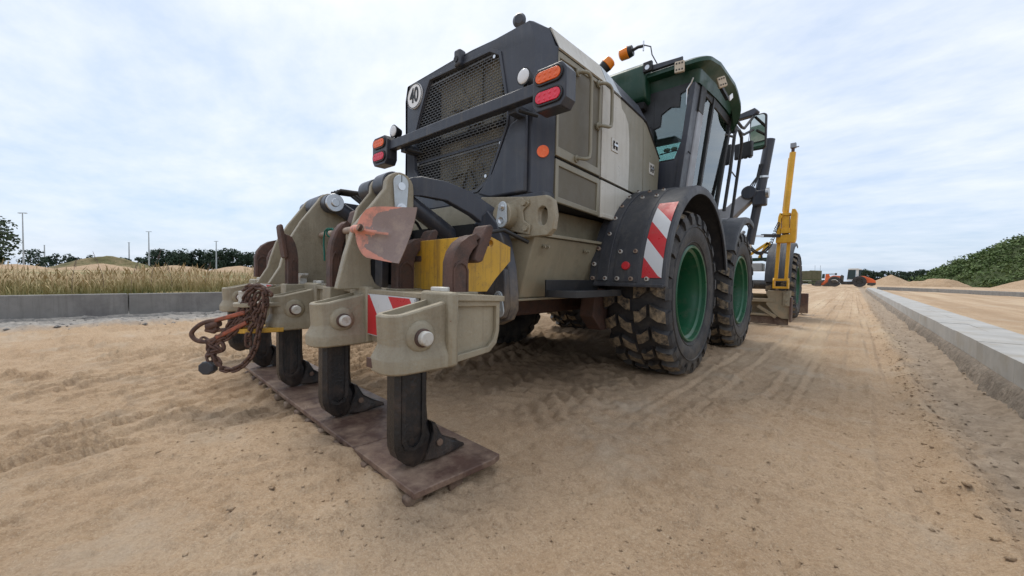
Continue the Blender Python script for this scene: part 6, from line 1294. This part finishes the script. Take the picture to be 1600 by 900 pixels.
fp('cab_glass', [(-1.8, 12), (-.4, 26.3), (10.9, 26.3), (10.6, 12)], -.68, .68, GLASSD, 0); fp('rear_glass', [(15.4, 17), (15.4, 26.3), (20, 26.3), (18.5, 17)], -.65, .65, GLASSD, 0); fp('cab_post', [(-2.4, 12), (-.9, 26.4), (-.1, 26.4), (-1.4, 12)], -.74, -.68, LOADD, 0); fp('seat', [(4, 12), (4, 18), (5.5, 20), (8, 13), (8, 12)], -.3, .3, LOADD)
fp('lift_arm', [(-12.5, 14), (-13, 17), (-24, 17.5), (-28, 16), (-44, 4), (-43, 1.5), (-39, 2.5), (-27, 12.5), (-22, 14)], -.55, -.35, LOADO); fp('lift_arm', [(-12.5, 14), (-13, 17), (-24, 17.5), (-28, 16), (-44, 4), (-43, 1.5), (-39, 2.5), (-27, 12.5), (-22, 14)], .35, .55, LOADO)
fp('arm_tower', [(-8, 4), (-7, 17), (-11, 19), (-14, 15), (-13, 4)], -.5, .5, LOADD); fp('bucket', [(-44, .3), (-42, 8), (-46, 10), (-50, 9), (-54, 4), (-55, .3)], -1.1, 1.1, LOADD)
tf2, o2_ = far_frame(1291, 58, 0.05); OM = thing('tracked_machine', o2_, 'small red orange machine half hidden behind the loader bucket', 'machine'); s_ = 58/610
fp('body', [(-3, 6), (-2, 18), (3, 19), (6, 14), (9, 6)], -.6, .6, LOADO, .05, OM, tf2); fp('running_gear', [(-6, 0), (-7, 3), (-4, 6), (9, 6), (12, 3), (11, 0)], -.8, .8, LOADD, .05, OM, tf2); fp('canopy_glass', [(-8, 12), (-7, 19), (-3, 19), (-3, 12)], -.5, .5, GLASSD, 0, OM, tf2)
tf3, o3_ = far_frame(1264, 66, 0.0); TKR = thing('army_truck', o3_, 'olive truck with a boxy canvas body beyond the front wheel', 'truck'); s_ = 66/610
fp('canvas_body', [(-14, 10), (-14, 22.5), (0, 22.8), (0, 23.6), (19.5, 23.0), (19.5, 10)], -1.2, 1.2, OLIVE, .06, TKR, tf3)
for x in (-6, 3.5, 12): fp('canvas_strap', [(x, 10), (x, 23), (x+.5, 23), (x+.5, 10)], -1.23, -1.2, OLIVED, 0, TKR, tf3)
fp('load_bed', [(-14, 7.5), (-14, 10), (20, 10), (20, 7.5)], -1.15, 1.15, OLIVED, .03, TKR, tf3); fp('chassis', [(-14, 3), (-14, 7), (22, 7), (22, 3.5)], -.5, .5, OLIVED, .02, TKR, tf3); fp('fuel_box', [(-2, 2.5), (-2, 6.5), (5, 6.5), (5, 2.5)], -1.15, -.6, OLIVED, .04, TKR, tf3)
for x in (-1.3, 0.7*1.0, 1.9): wheel_far(tf3, TKR, x, -.95, .5, .35, LOADD, OLIVED)
for x in (6.5, 13): MB(tf3).cyl((x*s_, 0, 2.4), (x*s_, 0, 3.4), .02, n=5).build('antenna', LOADD, TKR)
MB(tf3).cyl((19.5*s_, 0, 18*s_), (31*s_, 0, 18.3*s_), .06, n=8).build('tube', LOADD, TKR); MB(tf3).cyl((30.5*s_, 0, 18.3*s_), (33*s_, 0, 18.3*s_), .17, n=10).build('tube_end', LOADD, TKR)
